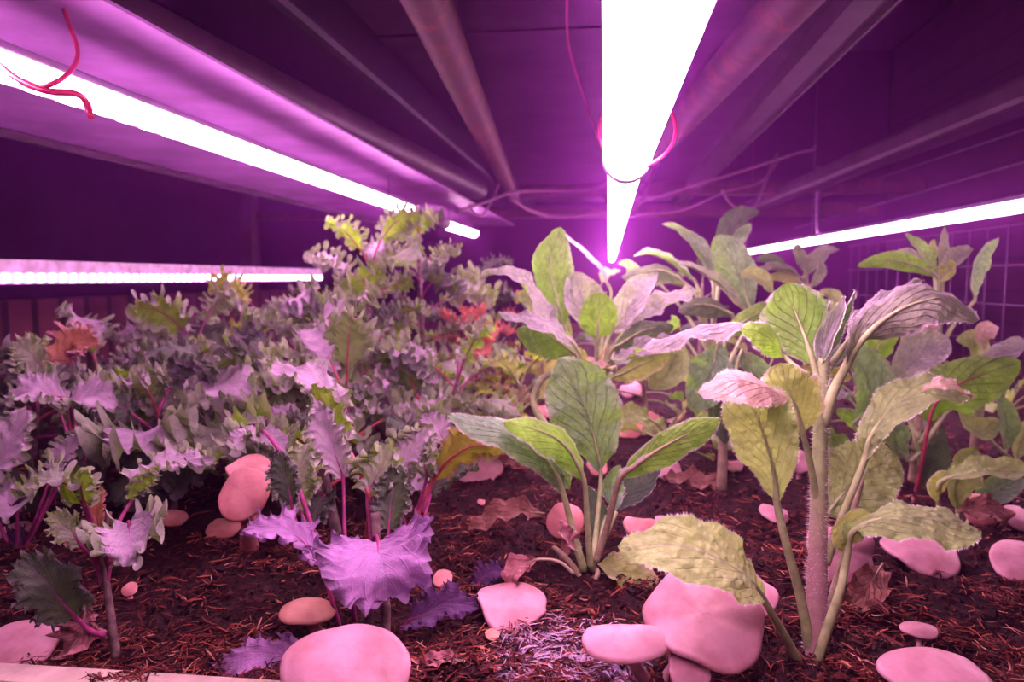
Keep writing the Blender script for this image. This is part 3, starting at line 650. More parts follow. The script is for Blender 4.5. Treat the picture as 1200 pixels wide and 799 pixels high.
def rosette(px, D, top, label, leaves, cat='plant', name='comfrey_plant', group=None):
    g = CAM+ray(px, 400)*D; g.z = 0
    r = Plant(name, label, cat, g, group); r.D = D; r.top = top
    stem_top = P(px, top, D)
    mobj('stem', *tube_geo([g, (g+stem_top)/2, stem_top], lambda u: .006*(1-.4*u), 14, 10), M['stem_p'], r.o)
    for (bl, hw, mat, n, kw) in leaves:
        rr = dict(kw)
        if 'st' not in rr:
            b0 = bl[0]; rr['st'] = [(px, min(top+60, b0[1]+90), 0), ((px*.5+b0[0]*.5), b0[1]*.6+min(top+60, b0[1]+90)*.4, (b0[2] if len(b0) > 2 else 0)*.6)]
        rr.setdefault('sr', .0035*max(.8, D)); r.leaf(bl, hw, mat, n, **rr)
    return r
UN = (.1, -.5, -.85)
C = rosette(700, .86, 455, 'silvery broad-leaved rosette below the far end of the middle lamp', [
    ([(662, 385, .03), (652, 345, .03), (645, 305, .03), (657, 266, .03)], 27, 'cg', (.45, -.2, -.9), dict(tip=.9, fold=5)),
    ([(716, 345, .03), (705, 315, .03), (680, 290, .03), (655, 268, .03)], 11, 'cl', (.6, .7, .4), dict(fold=-10)),
    ([(698, 400, .03), (690, 370, .03), (680, 345, .03), (672, 318, .03)], 26, 'cl', (.1, .2, .95), dict(tip=.9)),
    ([(700, 398, -.04), (701, 380, -.045), (702, 362, -.05), (703, 343, -.05)], 22, 'cv', (0, -.1, -1), dict(kind='round', fold=3, curl=8)),
    ([(716, 392, -.0), (735, 365, -.01), (752, 340, -.01), (771, 319, 0)], 22, 'cl', (-.3, .55, .75), dict(kind='lance')),
    ([(722, 400, .02), (750, 375, .02), (785, 355, .01), (822, 341, 0)], 20, 'cl', (-.15, .8, .55), dict(wav=.2)),
    ([(730, 352, .05), (736, 340, .05), (748, 330, .05), (765, 322, .05)], 14, 'cg', UN, dict()),
    ([(716, 412, -.02), (740, 395, -.03), (762, 385, -.03), (790, 382, -.02)], 17, 'cd', (.1, -.4, -.9), dict()),
    ([(678, 412, -.04), (660, 392, -.05), (625, 375, -.05), (584, 367, -.04)], 17, 'cl', (.05, .8, .5), dict(fold=-8, wav=.15)),
    ([(676, 418, -.03), (660, 405, -.035), (645, 395, -.035), (625, 382, -.03)], 24, 'cv', UN, dict()),
    ([(674, 412, .01), (648, 385, .01), (625, 350, .01), (596, 320, .0), (563, 325, 0)], 17, 'cl', (.35, .7, .55), dict(wav=.2)),
    ([(672, 400, .06), (645, 370, .06), (625, 352, .06), (604, 345, .06)], 20, 'cp', (.1, .3, .9), dict()),
    ([(664, 420, .0), (645, 412, .0), (625, 400, .0), (606, 385, .0)], 18, 'cg', (.1, .4, -.9), dict()),
    ([(722, 432, -.06), (705, 430, -.07), (690, 428, -.075), (668, 430, -.07)], 12, 'cpk', (0, .9, .4), dict(wav=.2)),
    ([(712, 425, -.05), (740, 418, -.06), (770, 405, -.06), (800, 402, -.06)], 19, 'cl', (.1, .85, .4), dict(wav=.2)),
    ([(715, 445, -.06), (738, 434, -.07), (758, 425, -.07), (785, 415, -.06)], 16, 'cy', UN, dict()),
    ([(700, 440, .0), (706, 428, .0), (712, 415, .0), (722, 404, 0)], 9, 'cpk', (-.2, .1, .95), dict()),
])
stalk(C.o.children[0], [P(*q) for q in [(640, 500, .85), (625, 470, .86), (640, 440, .86), (680, 430, .86)]], .0045, M['stem_g'], .7, name='arching_stalk')
E = rosette(835, 1.12, 385, 'dim grey-green rosette touching the lamp haze right of the middle lamp', [
    ([(836, 335, .0), (826, 305, .05), (800, 275, .1), (776, 262, .1)], 17, 'cg', (.3, .7, .6), dict()),
    ([(815, 330, .0), (790, 310, .0), (765, 298, 0), (742, 300, 0)], 15, 'cg', (.2, .9, .3), dict()),
    ([(800, 330, -.02), (780, 318, -.02), (760, 318, -.02), (728, 325, -.02)], 15, 'cd', UN, dict()),
    ([(842, 300, .1), (852, 275, .1), (868, 255, .1), (890, 247, .1)], 16, 'cd', (-.3, .4, .8), dict()),
    ([(850, 300, .08), (862, 285, .08), (872, 272, .08), (880, 262, .08)], 9, 'cg', (-.2, .3, .9), dict()),
    ([(880, 370, -.1), (872, 340, -.1), (858, 305, -.1), (838, 276, -.1)], 25, 'cg', (-.5, .3, .8), dict(tip=.9)),
    ([(874, 368, -.12), (848, 338, -.12), (820, 318, -.12), (788, 304, -.12)], 13, 'cl', (.3, .8, .5), dict(kind='lance')),
    ([(860, 372, -.1), (840, 360, -.1), (815, 357, -.1), (795, 366, -.1)], 16, 'cd', UN, dict()),
    ([(815, 345, .0), (800, 335, .0), (785, 332, .0), (768, 335, 0)], 12, 'cl', (0, .9, .3), dict()),
    ([(770, 330, .05), (745, 322, .05), (735, 312, .05), (724, 308, .05)], 12, 'cp', (0, .7, .7), dict()),
])
E2 = rosette(850, .80, 440, 'leafy green plant with broad drooping leaves behind the tall foreground stem', [
    ([(842, 400, 0), (835, 430, -.01), (825, 455, -.02), (812, 480, -.02)], 30, 'cg', (.1, .5, .85), dict(wav=.15)),
    ([(870, 410, 0), (885, 440, 0), (895, 470, 0), (890, 500, 0)], 26, 'cg', (.1, .3, .9), dict()),
    ([(850, 395, .02), (880, 372, .02), (905, 362, .02), (925, 368, .02)], 18, 'cv', UN, dict()),
    ([(800, 395, .05), (790, 420, .05), (780, 440, .04), (760, 455, .04)], 22, 'cp', (.2, .6, .8), dict()),
    ([(865, 440, .0), (850, 460, .0), (840, 485, .0), (850, 520, 0)], 20, 'cd', (.3, .3, .9), dict()),
    ([(905, 345, .1), (895, 330, .1), (880, 322, .1), (868, 325, .1)], 12, 'cp', (0, .5, .85), dict()),
])
G1 = rosette(946, 1.25, 345, 'pinkish white rosette right under the right lamp', [
    ([(945, 322, 0), (938, 305, 0), (934, 292, 0), (940, 288, 0)], 9, 'cl', (0, .5, .85), dict()),
    ([(942, 325, 0), (955, 308, 0), (968, 296, 0), (984, 292, 0)], 12, 'cl', (-.2, .7, .6), dict()),
    ([(944, 330, -.02), (925, 318, -.02), (905, 315, -.02), (882, 322, -.02)], 12, 'cl', (.1, .9, .4), dict()),
    ([(944, 338, -.04), (930, 326, -.04), (915, 322, -.04), (900, 326, -.04)], 9, 'cy', UN, dict()),
    ([(948, 338, -.04), (958, 325, -.04), (960, 312, -.04), (952, 298, -.04)], 8, 'cl', (.3, .5, .8), dict()),
    ([(930, 330, .05), (915, 315, .05), (900, 305, .05), (885, 306, .05)], 10, 'cd', (0, .5, .8), dict()),
    ([(955, 345, -.03), (970, 345, -.03), (980, 355, -.03), (975, 372, -.03)], 10, 'cp', (-.2, .5, .8), dict()),
])
G2 = rosette(1100, 1.0, 350, 'bright young rosette just below the right lamp before the mesh', [
    ([(1098, 325, -.03), (1075, 312, -.04), (1040, 305, -.05), (1004, 312, -.04)], 12, 'cv', (.1, .3, -.9), dict()),
    ([(1096, 322, 0), (1085, 308, 0), (1065, 300, 0), (1040, 303, 0)], 12, 'cl', (0, .8, .6), dict()),
    ([(1098, 322, -.03), (1088, 305, -.035), (1075, 290, -.035), (1060, 274, -.03)], 13, 'cv', (.5, .1, .85), dict()),
    ([(1102, 318, .02), (1103, 300, .02), (1104, 285, .02), (1107, 264, .02)], 9, 'cl', (.2, .3, .9), dict(kind='lance')),
    ([(1106, 320, 0), (1116, 308, 0), (1126, 298, 0), (1140, 290, 0)], 13, 'cl', (-.3, .7, .6), dict()),
    ([(1098, 330, -.02), (1108, 320, -.02), (1115, 312, -.02), (1112, 305, -.02)], 12, 'cy', (0, .1, -1), dict()),
    ([(1142, 352, -.02), (1140, 325, -.02), (1150, 300, -.02), (1171, 278, -.02)], 15, 'cg', (.5, .2, .85), dict(kind='lance')),
    ([(1094, 310, .01), (1093, 298, .01), (1092, 288, .01), (1095, 280, .01)], 6, 'cp', (0, .3, .9), dict()),
    ([(1060, 375, 0), (1072, 360, 0), (1090, 352, 0), (1115, 362, 0)], 14, 'cp', (0, .6, .8), dict()),
])
R1 = rosette(1078, .83, 470, 'broad green plant with crinkled leaves right of the tall foreground stem', [
    ([(1088, 500, -.04), (1098, 470, -.05), (1135, 445, -.06), (1196, 424, -.07)], 35, 'cv', (.1, -.55, -.85), dict(fold=(5, 8), tip=.7, st=[(1072, 585), (1080, 545, -.02)], sm='stem_kr')),
    ([(1140, 430, -.04), (1165, 418, -.05), (1185, 412, -.05), (1205, 405, -.05)], 14, 'cl', (.05, .9, .4), dict(rib=False)),
    ([(1048, 455, .02), (1065, 430, .02), (1088, 410, .02), (1110, 394, .02)], 27, 'cl', (-.35, .5, .8), dict(tip=.9)),
    ([(1000, 500, .0), (1020, 470, 0), (1010, 430, 0), (985, 410, 0)], 30, 'cg', (.1, .4, .9), dict()),
    ([(1022, 425, .04), (1030, 405, .04), (1040, 390, .04), (1048, 380, .04)], 22, 'cv', (0, -.1, -1), dict(kind='round')),
    ([(1080, 590, .0), (1086, 560, .0), (1095, 530, 0), (1106, 500, 0)], 22, 'cd', (.2, .2, .95), dict(kind='lance')),
    ([(1070, 500, .02), (1040, 505, .02), (1010, 492, .02), (980, 480, .02)], 17, 'cv', UN, dict()),
    ([(1065, 540, -.02), (1050, 520, -.02), (1048, 505, -.02), (1040, 490, -.02)], 18, 'cg', (.2, .3, .9), dict()),
    ([(1120, 475, .05), (1135, 500, .05), (1150, 505, .05), (1170, 490, .05)], 17, 'cp', (.1, .6, .75), dict()),
    ([(1068, 430, .06), (1070, 405, .06), (1085, 385, .06), (1100, 380, .06)], 18, 'cpk', (0, .6, .7), dict()),
])
R2 = rosette(1148, .98, 440, 'pale pink-tipped plant standing before the mesh at the right edge', [
    ([(1152, 440, 0), (1145, 415, 0), (1140, 400, 0), (1120, 398, 0)], 16, 'cp', (.1, .2, .95), dict()),
    ([(1155, 412, -.01), (1150, 398, -.01), (1155, 388, -.01), (1166, 380, 0)], 12, 'cpk', (0, .6, .8), dict()),
    ([(1160, 430, -.01), (1175, 420, -.01), (1190, 405, -.01), (1204, 398, -.01)], 14, 'cl', (0, .8, .5), dict()),
    ([(1110, 425, .0), (1090, 405, .0), (1075, 395, .0), (1062, 400, .0)], 13, 'cp', (0, .6, .8), dict()),
    ([(1178, 530, 0), (1180, 500, 0), (1176, 480, 0), (1168, 462, 0)], 14, 'cg', (0, .2, .95), dict()),
    ([(1190, 540, 0), (1196, 520, 0), (1200, 505, 0), (1206, 492, 0)], 12, 'cp', (-.3, .4, .85), dict()),
])
R3 = Plant('comfrey_plant', 'low plant with one pale crinkled leaf at the right edge above white mushrooms', 'plant', G(1120, 632))
R3.leaf([(1100, 568, -.03), (1125, 555, -.04), (1160, 552, -.05), (1230, 555, -.06)], 19, 'cp', (-.05, .80, .6), st=[(1118, 640), (1102, 600, -.02)], sr=.003, wav=.15)
R3.leaf([(1098, 590, -.03), (1098, 575, -.03), (1105, 562, -.03), (1118, 555, -.03)], 12, 'cy', (.1, .0, -1), rib=False)
R3.leaf([(1122, 600, .04), (1120, 570, .04), (1130, 545, .04), (1145, 525, .04)], 26, 'cp', (.2, .3, .9), st=[(1119, 640)])
R3.leaf([(1140, 600, .08), (1160, 580, .08), (1180, 570, .08), (1200, 560, .08)], 18, 'cg', (-.2, .5, .8), st=[(1120, 640)])

# ---- back filler rosettes of the same broad-leaved plant
def filler(px, D, top, label, n=10, seed=0, mats=('cg', 'cl', 'cy', 'cp', 'cd'), Lb=.085, hw=.026, name='comfrey_plant', cat='plant', kind='oval', sm='stem_g', elmin=.25, group=None, frill=.5):
    r = random.Random(seed); g = CAM+ray(px, 400)*D; zt = H0+(325-top)*D/F; g.z = 0
    pl = Plant(name, label, cat, g, group)
    hs = max(.012, zt-Lb*.8)
    lean = V((r.uniform(-.02, .02), r.uniform(-.02, .02), 0)); tp = g+lean+V((0, 0, hs))
    mobj('stem', *tube_geo([g, (g+tp)/2, tp], lambda u: .0055*(1-.4*u), 14, 10), M['stem_p' if kind != 'kale' else 'stem_kw'], pl.o)
    a = r.uniform(0, 6.28)
    for i in range(n):
        f = i/(n-1); a += 2.4+r.uniform(-.3, .3)
        p0 = g+lean*(.35+.65*f)+V((0, 0, hs*(.35+.65*f))); el = elmin+(1.15-elmin)*f+r.uniform(-.15, .15)
        s = .75+.5*r.random()-.25*f
        pl.wleaf(p0, a, el, Lb*.55*s, Lb*s, hw*s, r.choice(mats), sm if not isinstance(sm, tuple) else r.choice(sm), droop=r.uniform(.8, 2.0), roll=r.uniform(-.5, .5), kind=kind, fold=r.uniform(0, 20), curl=r.uniform(-20, 30), wav=.15, frill=frill*r.uniform(.8, 1.3))
    return pl
filler(640, 1.35, 335, 'broad-leaved plant behind the coral lettuces', 9, 3, mats=('cg', 'cd', 'cp'))
filler(760, 1.2, 385, 'pale leafy plant with arching stalks behind the middle of the bed', 10, 4, mats=('cp', 'cy', 'cg'), elmin=-.1)
filler(780, .95, 450, 'low yellowing plant with drooping stalks between the two central rosettes', 8, 5, mats=('cy', 'cp', 'cpk'), elmin=-.5)
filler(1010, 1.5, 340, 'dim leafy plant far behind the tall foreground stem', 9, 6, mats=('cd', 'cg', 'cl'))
filler(900, 1.0, 390, 'leafy plant half hidden right behind the tall foreground stem', 10, 7)
filler(1020, 1.05, 400, 'mixed green plant between the foreground stem and the mesh', 9, 8)
filler(700, 1.9, 318, 'far plant in the haze at the end of the middle lamp', 8, 9)
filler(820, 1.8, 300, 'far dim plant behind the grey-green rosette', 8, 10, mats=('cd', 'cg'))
filler(1190, 1.25, 430, 'shaded plant behind the mesh-side leaves at the right edge', 8, 11, mats=('cd', 'cg', 'cp'))
filler(610, 1.0, 400, 'lime-green plant with long pale leaves left of the silvery rosette', 9, 12, mats=('ly', 'cy', 'ly'), elmin=0., Lb=.075)
# lettuces
filler(548, 1.28, 350, 'coral red frilly lettuce behind the kale', 14, 21, mats=('lr', 'lr', 'ko'), Lb=.045, hw=.026, name='lettuce_plant', cat='lettuce', kind='kale', sm='stem_kr')
filler(607, 1.45, 340, 'orange-pink frilly lettuce beside the coral red one', 12, 22, mats=('lr', 'ko', 'ly'), Lb=.045, hw=.026, name='lettuce_plant', cat='lettuce', kind='kale', sm='stem_kr')
filler(575, 1.05, 415, 'small rosy lettuce low before the coral one', 10, 23, mats=('lr', 'ly', 'cpk'), Lb=.042, hw=.024, name='lettuce_plant', cat='lettuce', kind='kale', sm='stem_kr')

# ---- kale ------------------------------------------------------------------
K1 = Plant('kale_plant', 'small frilly kale with upright woody stem in the lower left foreground', 'kale', G(135, 768))
D1 = K1.D
kst = [(136, 770), (131, 730), (124, 680), (120, 640), (128, 600)]
mobj('stem', *tube_geo([K1.Q(p) for p in kst], lambda u: .0029*(1-.4*u), 24, 10), M['stem_kw'], K1.o)
kk = dict(kind='kale', nu=170, nv=32, sm='stem_k', sr=.0018)
K1.leaf([(142, 628, -.02), (128, 645, -.035), (145, 650, -.045), (160, 652, -.05)], 26, 'kl', (.0, .85, .55), st=[(126, 690), (134, 650, -.01)], frill=.9, **kk) if False else None
K1.leaf([(150, 612, -.01), (152, 628, -.03), (150, 645, -.045), (146, 664, -.05)], 46, 'kl', (.05, .80, .60), st=[(124, 690), (133, 640, 0)], frill=.8, **kk)
K1.leaf([(98, 592, -.01), (85, 572, -.02), (60, 562, -.03), (20, 575, -.03)], 30, 'kg', (-.1, .85, .5), st=[(120, 670), (108, 620)], frill=.9, **kk)
K1.leaf([(100, 590, -.02), (96, 575, -.03), (98, 562, -.035), (106, 550, -.035)], 20, 'kg', (.1, -.3, -.9), st=[(118, 640), (108, 612)], frill=.9, **kk)
K1.leaf([(155, 585, .01), (165, 562, .01), (195, 545, .01), (250, 541, .0)], 25, 'kl', (.05, .88, .45), st=[(126, 660), (138, 615)], frill=1., **kk)
K1.leaf([(150, 585, -.0), (158, 570, -.0), (170, 560, -.0), (186, 550, -.0)], 15, 'kg', (.2, -.4, -.9), rib=False, frill=1., kind='kale', nu=60, nv=20)
K1.leaf([(118, 625, 0), (113, 602, 0), (116, 585, 0), (120, 570, 0)], 13, 'ko', (0, .2, .95), st=[(120, 660)], frill=.9, **kk)
K1.leaf([(88, 722, -.02), (72, 705, -.03), (52, 680, -.035), (25, 655, -.03)], 36, 'kd', (.1, .55, .8), st=[(122, 745), (105, 738, -.01)], frill=.7, **kk)
K1.leaf([(96, 640, -.01), (85, 625, -.01), (72, 612, -.01), (60, 600, -.01)], 20, 'kg', (0, .6, .8), st=[(122, 690), (112, 660)], frill=1., **kk)
K2 = Plant('kale_plant', 'violet frilly kale with one big fan-shaped leaf in the centre-left foreground', 'kale', G(430, 742))
for q in ([(428, 745), (436, 700), (440, 640), (440, 600)], [(452, 745), (452, 710), (448, 690), (446, 650)]):
    mobj('stem', *tube_geo([K2.Q(p) for p in q], .0032, 20, 10), M['stem_kw'], K2.o)
K2.leaf([(443, 634, -.02), (444, 652, -.045), (449, 675, -.06), (456, 700, -.055)], 78, 'kp', (-.03, .72, .70), st=[(436, 720), (420, 670), (438, 630, -.005)], frill=.30, lobe=.35, **kk)
K2.leaf([(372, 655, -.01), (355, 635, -.02), (330, 620, -.03), (284, 622, -.03)], 27, 'kp', (-.1, .78, .6), st=[(398, 735), (385, 690), (376, 668)], frill=.7, **kk)
K2.leaf([(402, 560, .02), (392, 530, .02), (382, 505, .02), (372, 470, .02)], 26, 'kl', (-.1, .3, .95), st=[(416, 730, .01), (405, 640, .01)], frill=.8, **kk)
K2.leaf([(405, 520, .03), (388, 480, .03), (365, 445, .03), (312, 432, .03)], 27, 'kl', (-.05, .85, .5), st=[(430, 640, .02), (432, 580, .02)], frill=.8, **{**kk, 'sm': 'stem_kr', 'sr': .0024})
K2.leaf([(404, 520, .025), (392, 492, .022), (380, 472, .02), (366, 450, .02)], 20, 'kg', (.5, -.3, -.8), rib=False, frill=1., kind='kale', nu=70, nv=22)
K2.leaf([(342, 592, -.01), (338, 570, -.01), (332, 550, -.01), (326, 530, -.01)], 22, 'kd', (-.2, .3, .93), st=[(385, 680), (352, 625)], frill=.8, **kk)
K2.leaf([(352, 600, .01), (345, 575, .01), (350, 550, .01), (362, 520, .01)], 30, 'kg', (.2, .4, .9), st=[(398, 690), (372, 640)], frill=1., **kk)
K2.leaf([(300, 500, .03), (290, 510, .02), (280, 512, .01), (262, 522, .01)], 26, 'kl', (-.1, .85, .55), st=[(380, 660), (345, 560), (318, 515)], frill=.9, **kk)
K2.leaf([(300, 505, .03), (312, 512, .02), (322, 518, .02), (335, 530, .01)], 26, 'kl', (.1, .8, .55), frill=.9, **kk)
K2.leaf([(455, 620, .01), (458, 590, .01), (462, 565, .01), (470, 545, .01)], 25, 'kd', (.2, .3, .93), st=[(448, 720)], frill=.8, **kk)
K2.leaf([(430, 580, .02), (440, 560, .02), (448, 545, .02), (455, 520, .02)], 30, 'kg', (.1, .5, .9), st=[(436, 640)], frill=1.2, **kk)
K2.leaf([(440, 560, .05), (470, 540, .05), (490, 520, .05), (500, 500, .05)], 28, 'kl', (.1, .6, .8), st=[(440, 640, .02)], frill=1.2, **kk)
# low violet leaves on the soil
def lone(name, label, cat, base, bl, hw, mat, n, st=None, sm='stem_k', **kw):
    p = Plant(name, label, cat, base); p.leaf(bl, hw, mat, n, st=st, sm=sm, sr=.0016, **kw); return p
lone('fallen_kale_leaf', 'curled violet kale leaf lying before the tan mushroom', 'leaf', G(300, 775), [(376, 765, -.0), (330, 768, -.0), (285, 775, -.01), (245, 792, -.01)], 25, 'kp', (0, .55, .85), kind='kale', frill=1.1, nu=84, nv=22, rib=False, fold=10)
lone('kale_seedling', 'dark violet kale leaf low on soil beside the big pale mushroom cap', 'kale', G(500, 735), [(478, 728, 0), (500, 718, -.01), (525, 708, -.015), (560, 712, -.015)], 27, 'kv', (.0, .75, .65), st=[(470, 740)], kind='kale', frill=.7, nu=70, nv=22)
lone('kale_seedling', 'small dark purple frilly leaf above the pale flat mushroom cap', 'kale', G(572, 688), [(558, 688, 0), (566, 676, 0), (578, 670, 0), (592, 672, 0)], 17, 'kv', (.1, .6, .8), kind='kale', frill=1.1, nu=60, nv=20)
lone('kale_seedling', 'small blue-violet leaf on the soil below the left white mushroom', 'kale', G(22, 640), [(40, 645, 0), (25, 640, 0), (12, 636, 0), (-5, 636, 0)], 20, 'kv', (.1, .7, .7), kind='kale', frill=.9, nu=50, nv=18)
K3 = Plant('kale_plant', 'green and red kale leaf with magenta rib arching beside the middle leaves', 'kale', G(485, 660))
K3.leaf([(508, 562, -.0), (530, 535, -.01), (565, 520, -.02), (618, 528, -.02)], 27, 'kr', (.1, .25, -.95), st=[(485, 655), (490, 600)], frill=1.1, **{**kk, 'sm': 'stem_kr', 'sr': .003})
K3.leaf([(500, 560, -.01), (495, 535, -.01), (488, 520, -.01), (475, 505, -.01)], 22, 'kg', (-.2, .3, .9), st=[(488, 600)], frill=1.3, **kk)
K3.leaf([(520, 520, .02), (515, 505, .02), (505, 495, .02), (490, 490, .02)], 22, 'kl', (0, .5, .85), st=[(495, 600)], frill=1.4, **kk)
K3.leaf([(470, 600, .0), (462, 590, .0), (455, 575, .0), (452, 560, .0)], 22, 'kl', (0, .7, .7), st=[(484, 640)], frill=1.2, **kk)
K3.leaf([(505, 580, .05), (520, 560, .05), (540, 548, .05), (560, 545, .05)], 16, 'kd', (0, .6, .8), st=[(488, 640)], frill=1., **kk)
K4 = Plant('kale_plant', 'kale with large veined lilac leaf at the left edge', 'kale', G(20, 640))
K4.leaf([(80, 470, .04), (60, 462, .03), (35, 458, .02), (10, 470, .02)], 33, 'kl', (-.1, .75, .65), st=[(40, 620), (85, 520, .03)], frill=.6, **kk)
K4.leaf([(78, 472, .04), (95, 466, .03), (112, 466, .02), (135, 478, .02)], 33, 'kl', (.1, .72, .65), st=[(86, 520, .03)], frill=.6, **kk)
K4.leaf([(-20, 560, 0), (5, 530, -.01), (20, 505, -.01), (32, 480, -.01)], 38, 'kl', (.1, .4, .9), st=[(10, 640)], frill=.5, **kk)
K4.leaf([(60, 560, 0), (72, 540, 0), (85, 525, 0), (100, 508, 0)], 22, 'kl', (.1, .6, .8), st=[(30, 640)], frill=.8, **kk)
K4.leaf([(20, 600, -.01), (10, 590, -.02), (0, 580, -.02), (-20, 575, -.02)], 26, 'kl', (0, .7, .7), st=[(20, 640)], frill=.9, **kk)
K4.leaf([(66, 575, -.01), (76, 560, -.01), (84, 556, -.01), (95, 552, -.01)], 16, 'kg', (0, -.3, -.9), st=[(30, 640)], frill=.9, **kk)
K5 = Plant('kale_plant', 'kale with amber red-ribbed leaf at the left behind the lilac ones', 'kale', G(95, 580))
K5.leaf([(85, 425, 0), (75, 412, 0), (90, 400, 0), (115, 402, 0)], 24, 'ko', (0, .3, .95), st=[(95, 560), (90, 480)], frill=.9, **kk)
K5.leaf([(115, 520, -.02), (135, 500, -.03), (155, 488, -.04), (185, 480, -.04)], 18, 'kg', (.1, -.4, -.9), st=[(95, 600), (102, 560)], frill=.8, **{**kk, 'sr': .0025})
K5.leaf([(110, 470, .0), (122, 455, .0), (135, 445, .0), (150, 440, 0)], 20, 'kg', (.1, -.2, -.95), st=[(97, 560)], frill=.9, **kk)
K5.leaf([(55, 440, .03), (45, 425, .03), (35, 412, .03), (20, 400, .03)], 26, 'kg', (0, .5, .85), st=[(90, 540)], frill=.9, **kk)
def kale(px, D, top, label, n, seed, mats=('kl', 'kl', 'kl', 'kg', 'kd'), Lb=.088, hw=.038, **kw):  # dark leaves in the mix are painted shade between the brighter ones
    return filler(px, D, top, label, n-3, seed, mats=mats, Lb=Lb, hw=hw, name='kale_plant', cat='kale', kind='kale', sm=('stem_k', 'stem_kr', 'stem_k'), frill=.95, **kw)
kale(195, .74, 400, 'lilac kale cluster above the bare patch of soil at left', 13, 41)
kale(290, .80, 385, 'dense frilly kale left of the rosy mushrooms', 14, 42)
kale(420, .80, 400, 'dense frilly kale right behind the big fan-shaped leaf', 15, 43, hw=.028)
kale(500, .84, 430, 'curly lilac kale reaching towards the middle plants', 13, 44, hw=.026)
kale(120, 1.0, 372, 'pinkish kale in the second row at the far left', 13, 45)
kale(30, .95, 405, 'kale at the left edge behind the large veined leaf', 11, 46)
kale(350, 1.0, 352, 'kale with upright lilac leaf in the middle of the kale patch', 14, 47, mats=('kl', 'kl', 'kg'))
kale(235, 1.15, 350, 'shadowy kale in the third row under the low strip lamp', 12, 48)
kale(430, 1.05, 330, 'green kale below the tallest kale', 15, 49, mats=('kg', 'kg', 'kl', 'kd'))
kale(440, 1.2, 258, 'tall green kale rising above the low strip lamp', 17, 50, mats=('kg', 'kg', 'kl'), Lb=.09, hw=.036)
kale(498, 1.3, 240, 'tallest kale with lilac top touching the left tube lamp', 16, 51, mats=('kl', 'kg', 'kd'), Lb=.09, hw=.034)
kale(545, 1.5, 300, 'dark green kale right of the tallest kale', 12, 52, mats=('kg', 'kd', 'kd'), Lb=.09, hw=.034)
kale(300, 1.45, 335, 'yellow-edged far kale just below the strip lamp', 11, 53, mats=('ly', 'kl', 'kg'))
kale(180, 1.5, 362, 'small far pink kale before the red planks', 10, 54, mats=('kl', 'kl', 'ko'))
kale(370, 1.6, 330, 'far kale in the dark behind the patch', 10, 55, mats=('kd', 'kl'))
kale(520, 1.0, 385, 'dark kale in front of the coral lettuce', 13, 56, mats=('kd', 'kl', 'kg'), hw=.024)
kale(390, .66, 470, 'low frilly kale filling behind the foreground violet kale', 12, 57, mats=('kg', 'kl', 'kd'), Lb=.05, hw=.022)
kale(240, .92, 430, 'low shaded kale between the second row plants', 12, 58, mats=('kd', 'kl', 'kg'))

# ---- mushrooms ---------------------------------------------------------------
def mushroom(label, px, py, wpx, n, mat='mw', D=None, hgt=.22, stem=True, seed=0, wob=.06, sr=.16, dome=.22, group=None, base=None, lob=0., asp=1., thick=.10, sad=None, sa=0.):
    sad = wob*.9 if sad is None else sad
    r = random.Random(seed+int(px)); 
    if D is None: D = DG(py)-.01
    c = P(px, py, D); R = wpx/2*D/F; ax = N(n)
    g = base if base is not None else V((c.x, c.y, 0)); g.z = -.002
    root = thing('mushroom', label, 'mushroom', g, group)
    sx = (RT-ax*RT.dot(ax)).normalized(); sy = ax.cross(sx)
    ph = [r.uniform(0, 6.28) for _ in range(5)]; k = 56
    def rr(an): return R*(1+wob*math.sin(2*an+ph[0])+wob*.6*math.sin(3*an+ph[1])+wob*.35*math.sin(5*an+ph[2])+wob*.15*math.sin(9*an+ph[3])+lob*math.cos(an-ph[4]))
    prof = [(0, dome), (.2, dome*.97), (.4, dome*.87), (.6, dome*.68), (.78, dome*.42), (.9, dome*.18), (.97, .02), (1., -.05), (.985, -.05-thick*.5), (.94, -.05-thick*.7)]
    vs = []; fs = []
    for q, z in prof:
        for j in range(k):
            an = 2*math.pi*j/k; rad = rr(an)*q; e = q*q
            zz = R*(z+e*sad*math.cos(2*(an-sa))+e*wob*1.2*math.sin(3*an+ph[3]) + .25*wob*e*math.sin(7*an+ph[2]))
            vs.append(c+sx*(math.cos(an)*rad)+sy*(math.sin(an)*rad*asp)+ax*zz)
    np_ = len(prof)
    for i in range(np_-1):
        for j in range(k): fs.append((i*k+j, i*k+(j+1) % k, (i+1)*k+(j+1) % k, (i+1)*k+j)) 
    fs = [f[::-1] for f in fs]
    mobj('cap', vs, fs, M[mat], root)
    vs = []; fs = []; k2 = 112
    pg = [(.93, -.05-thick*.7), (.75, -.03), (.5, .0), (.25, -.06), (.12, -.18)]
    for i, (q, z) in enumerate(pg):
        for j in range(k2):
            an = 2*math.pi*j/k2; rad = rr(an)*q; e = q*q
            zz = R*(z+e*sad*math.cos(2*(an-sa))+e*wob*1.2*math.sin(3*an+ph[3])) + (R*.025 if j % 2 else 0)*(1 if 0 < i < 4 else 0)
            vs.append(c+sx*(math.cos(an)*rad)+sy*(math.sin(an)*rad*asp)+ax*zz)
    for i in range(len(pg)-1):
        for j in range(k2): fs.append((i*k2+j, i*k2+(j+1) % k2, (i+1)*k2+(j+1) % k2, (i+1)*k2+j))
    fs = [f[::-1] for f in fs]
    mobj('gills', vs, fs, M['gill'], root)
    if stem:
        a = c-ax*R*.05; mid = (a+g)/2-ax*R*.15
        tube('stalk', [g, mid, a], lambda u: R*sr*(1.25-.35*math.sin(u*2.4)+.35*u**3), M[mat if mat != 'mb' else 'mr'], root, n=16, k=14)
    return root
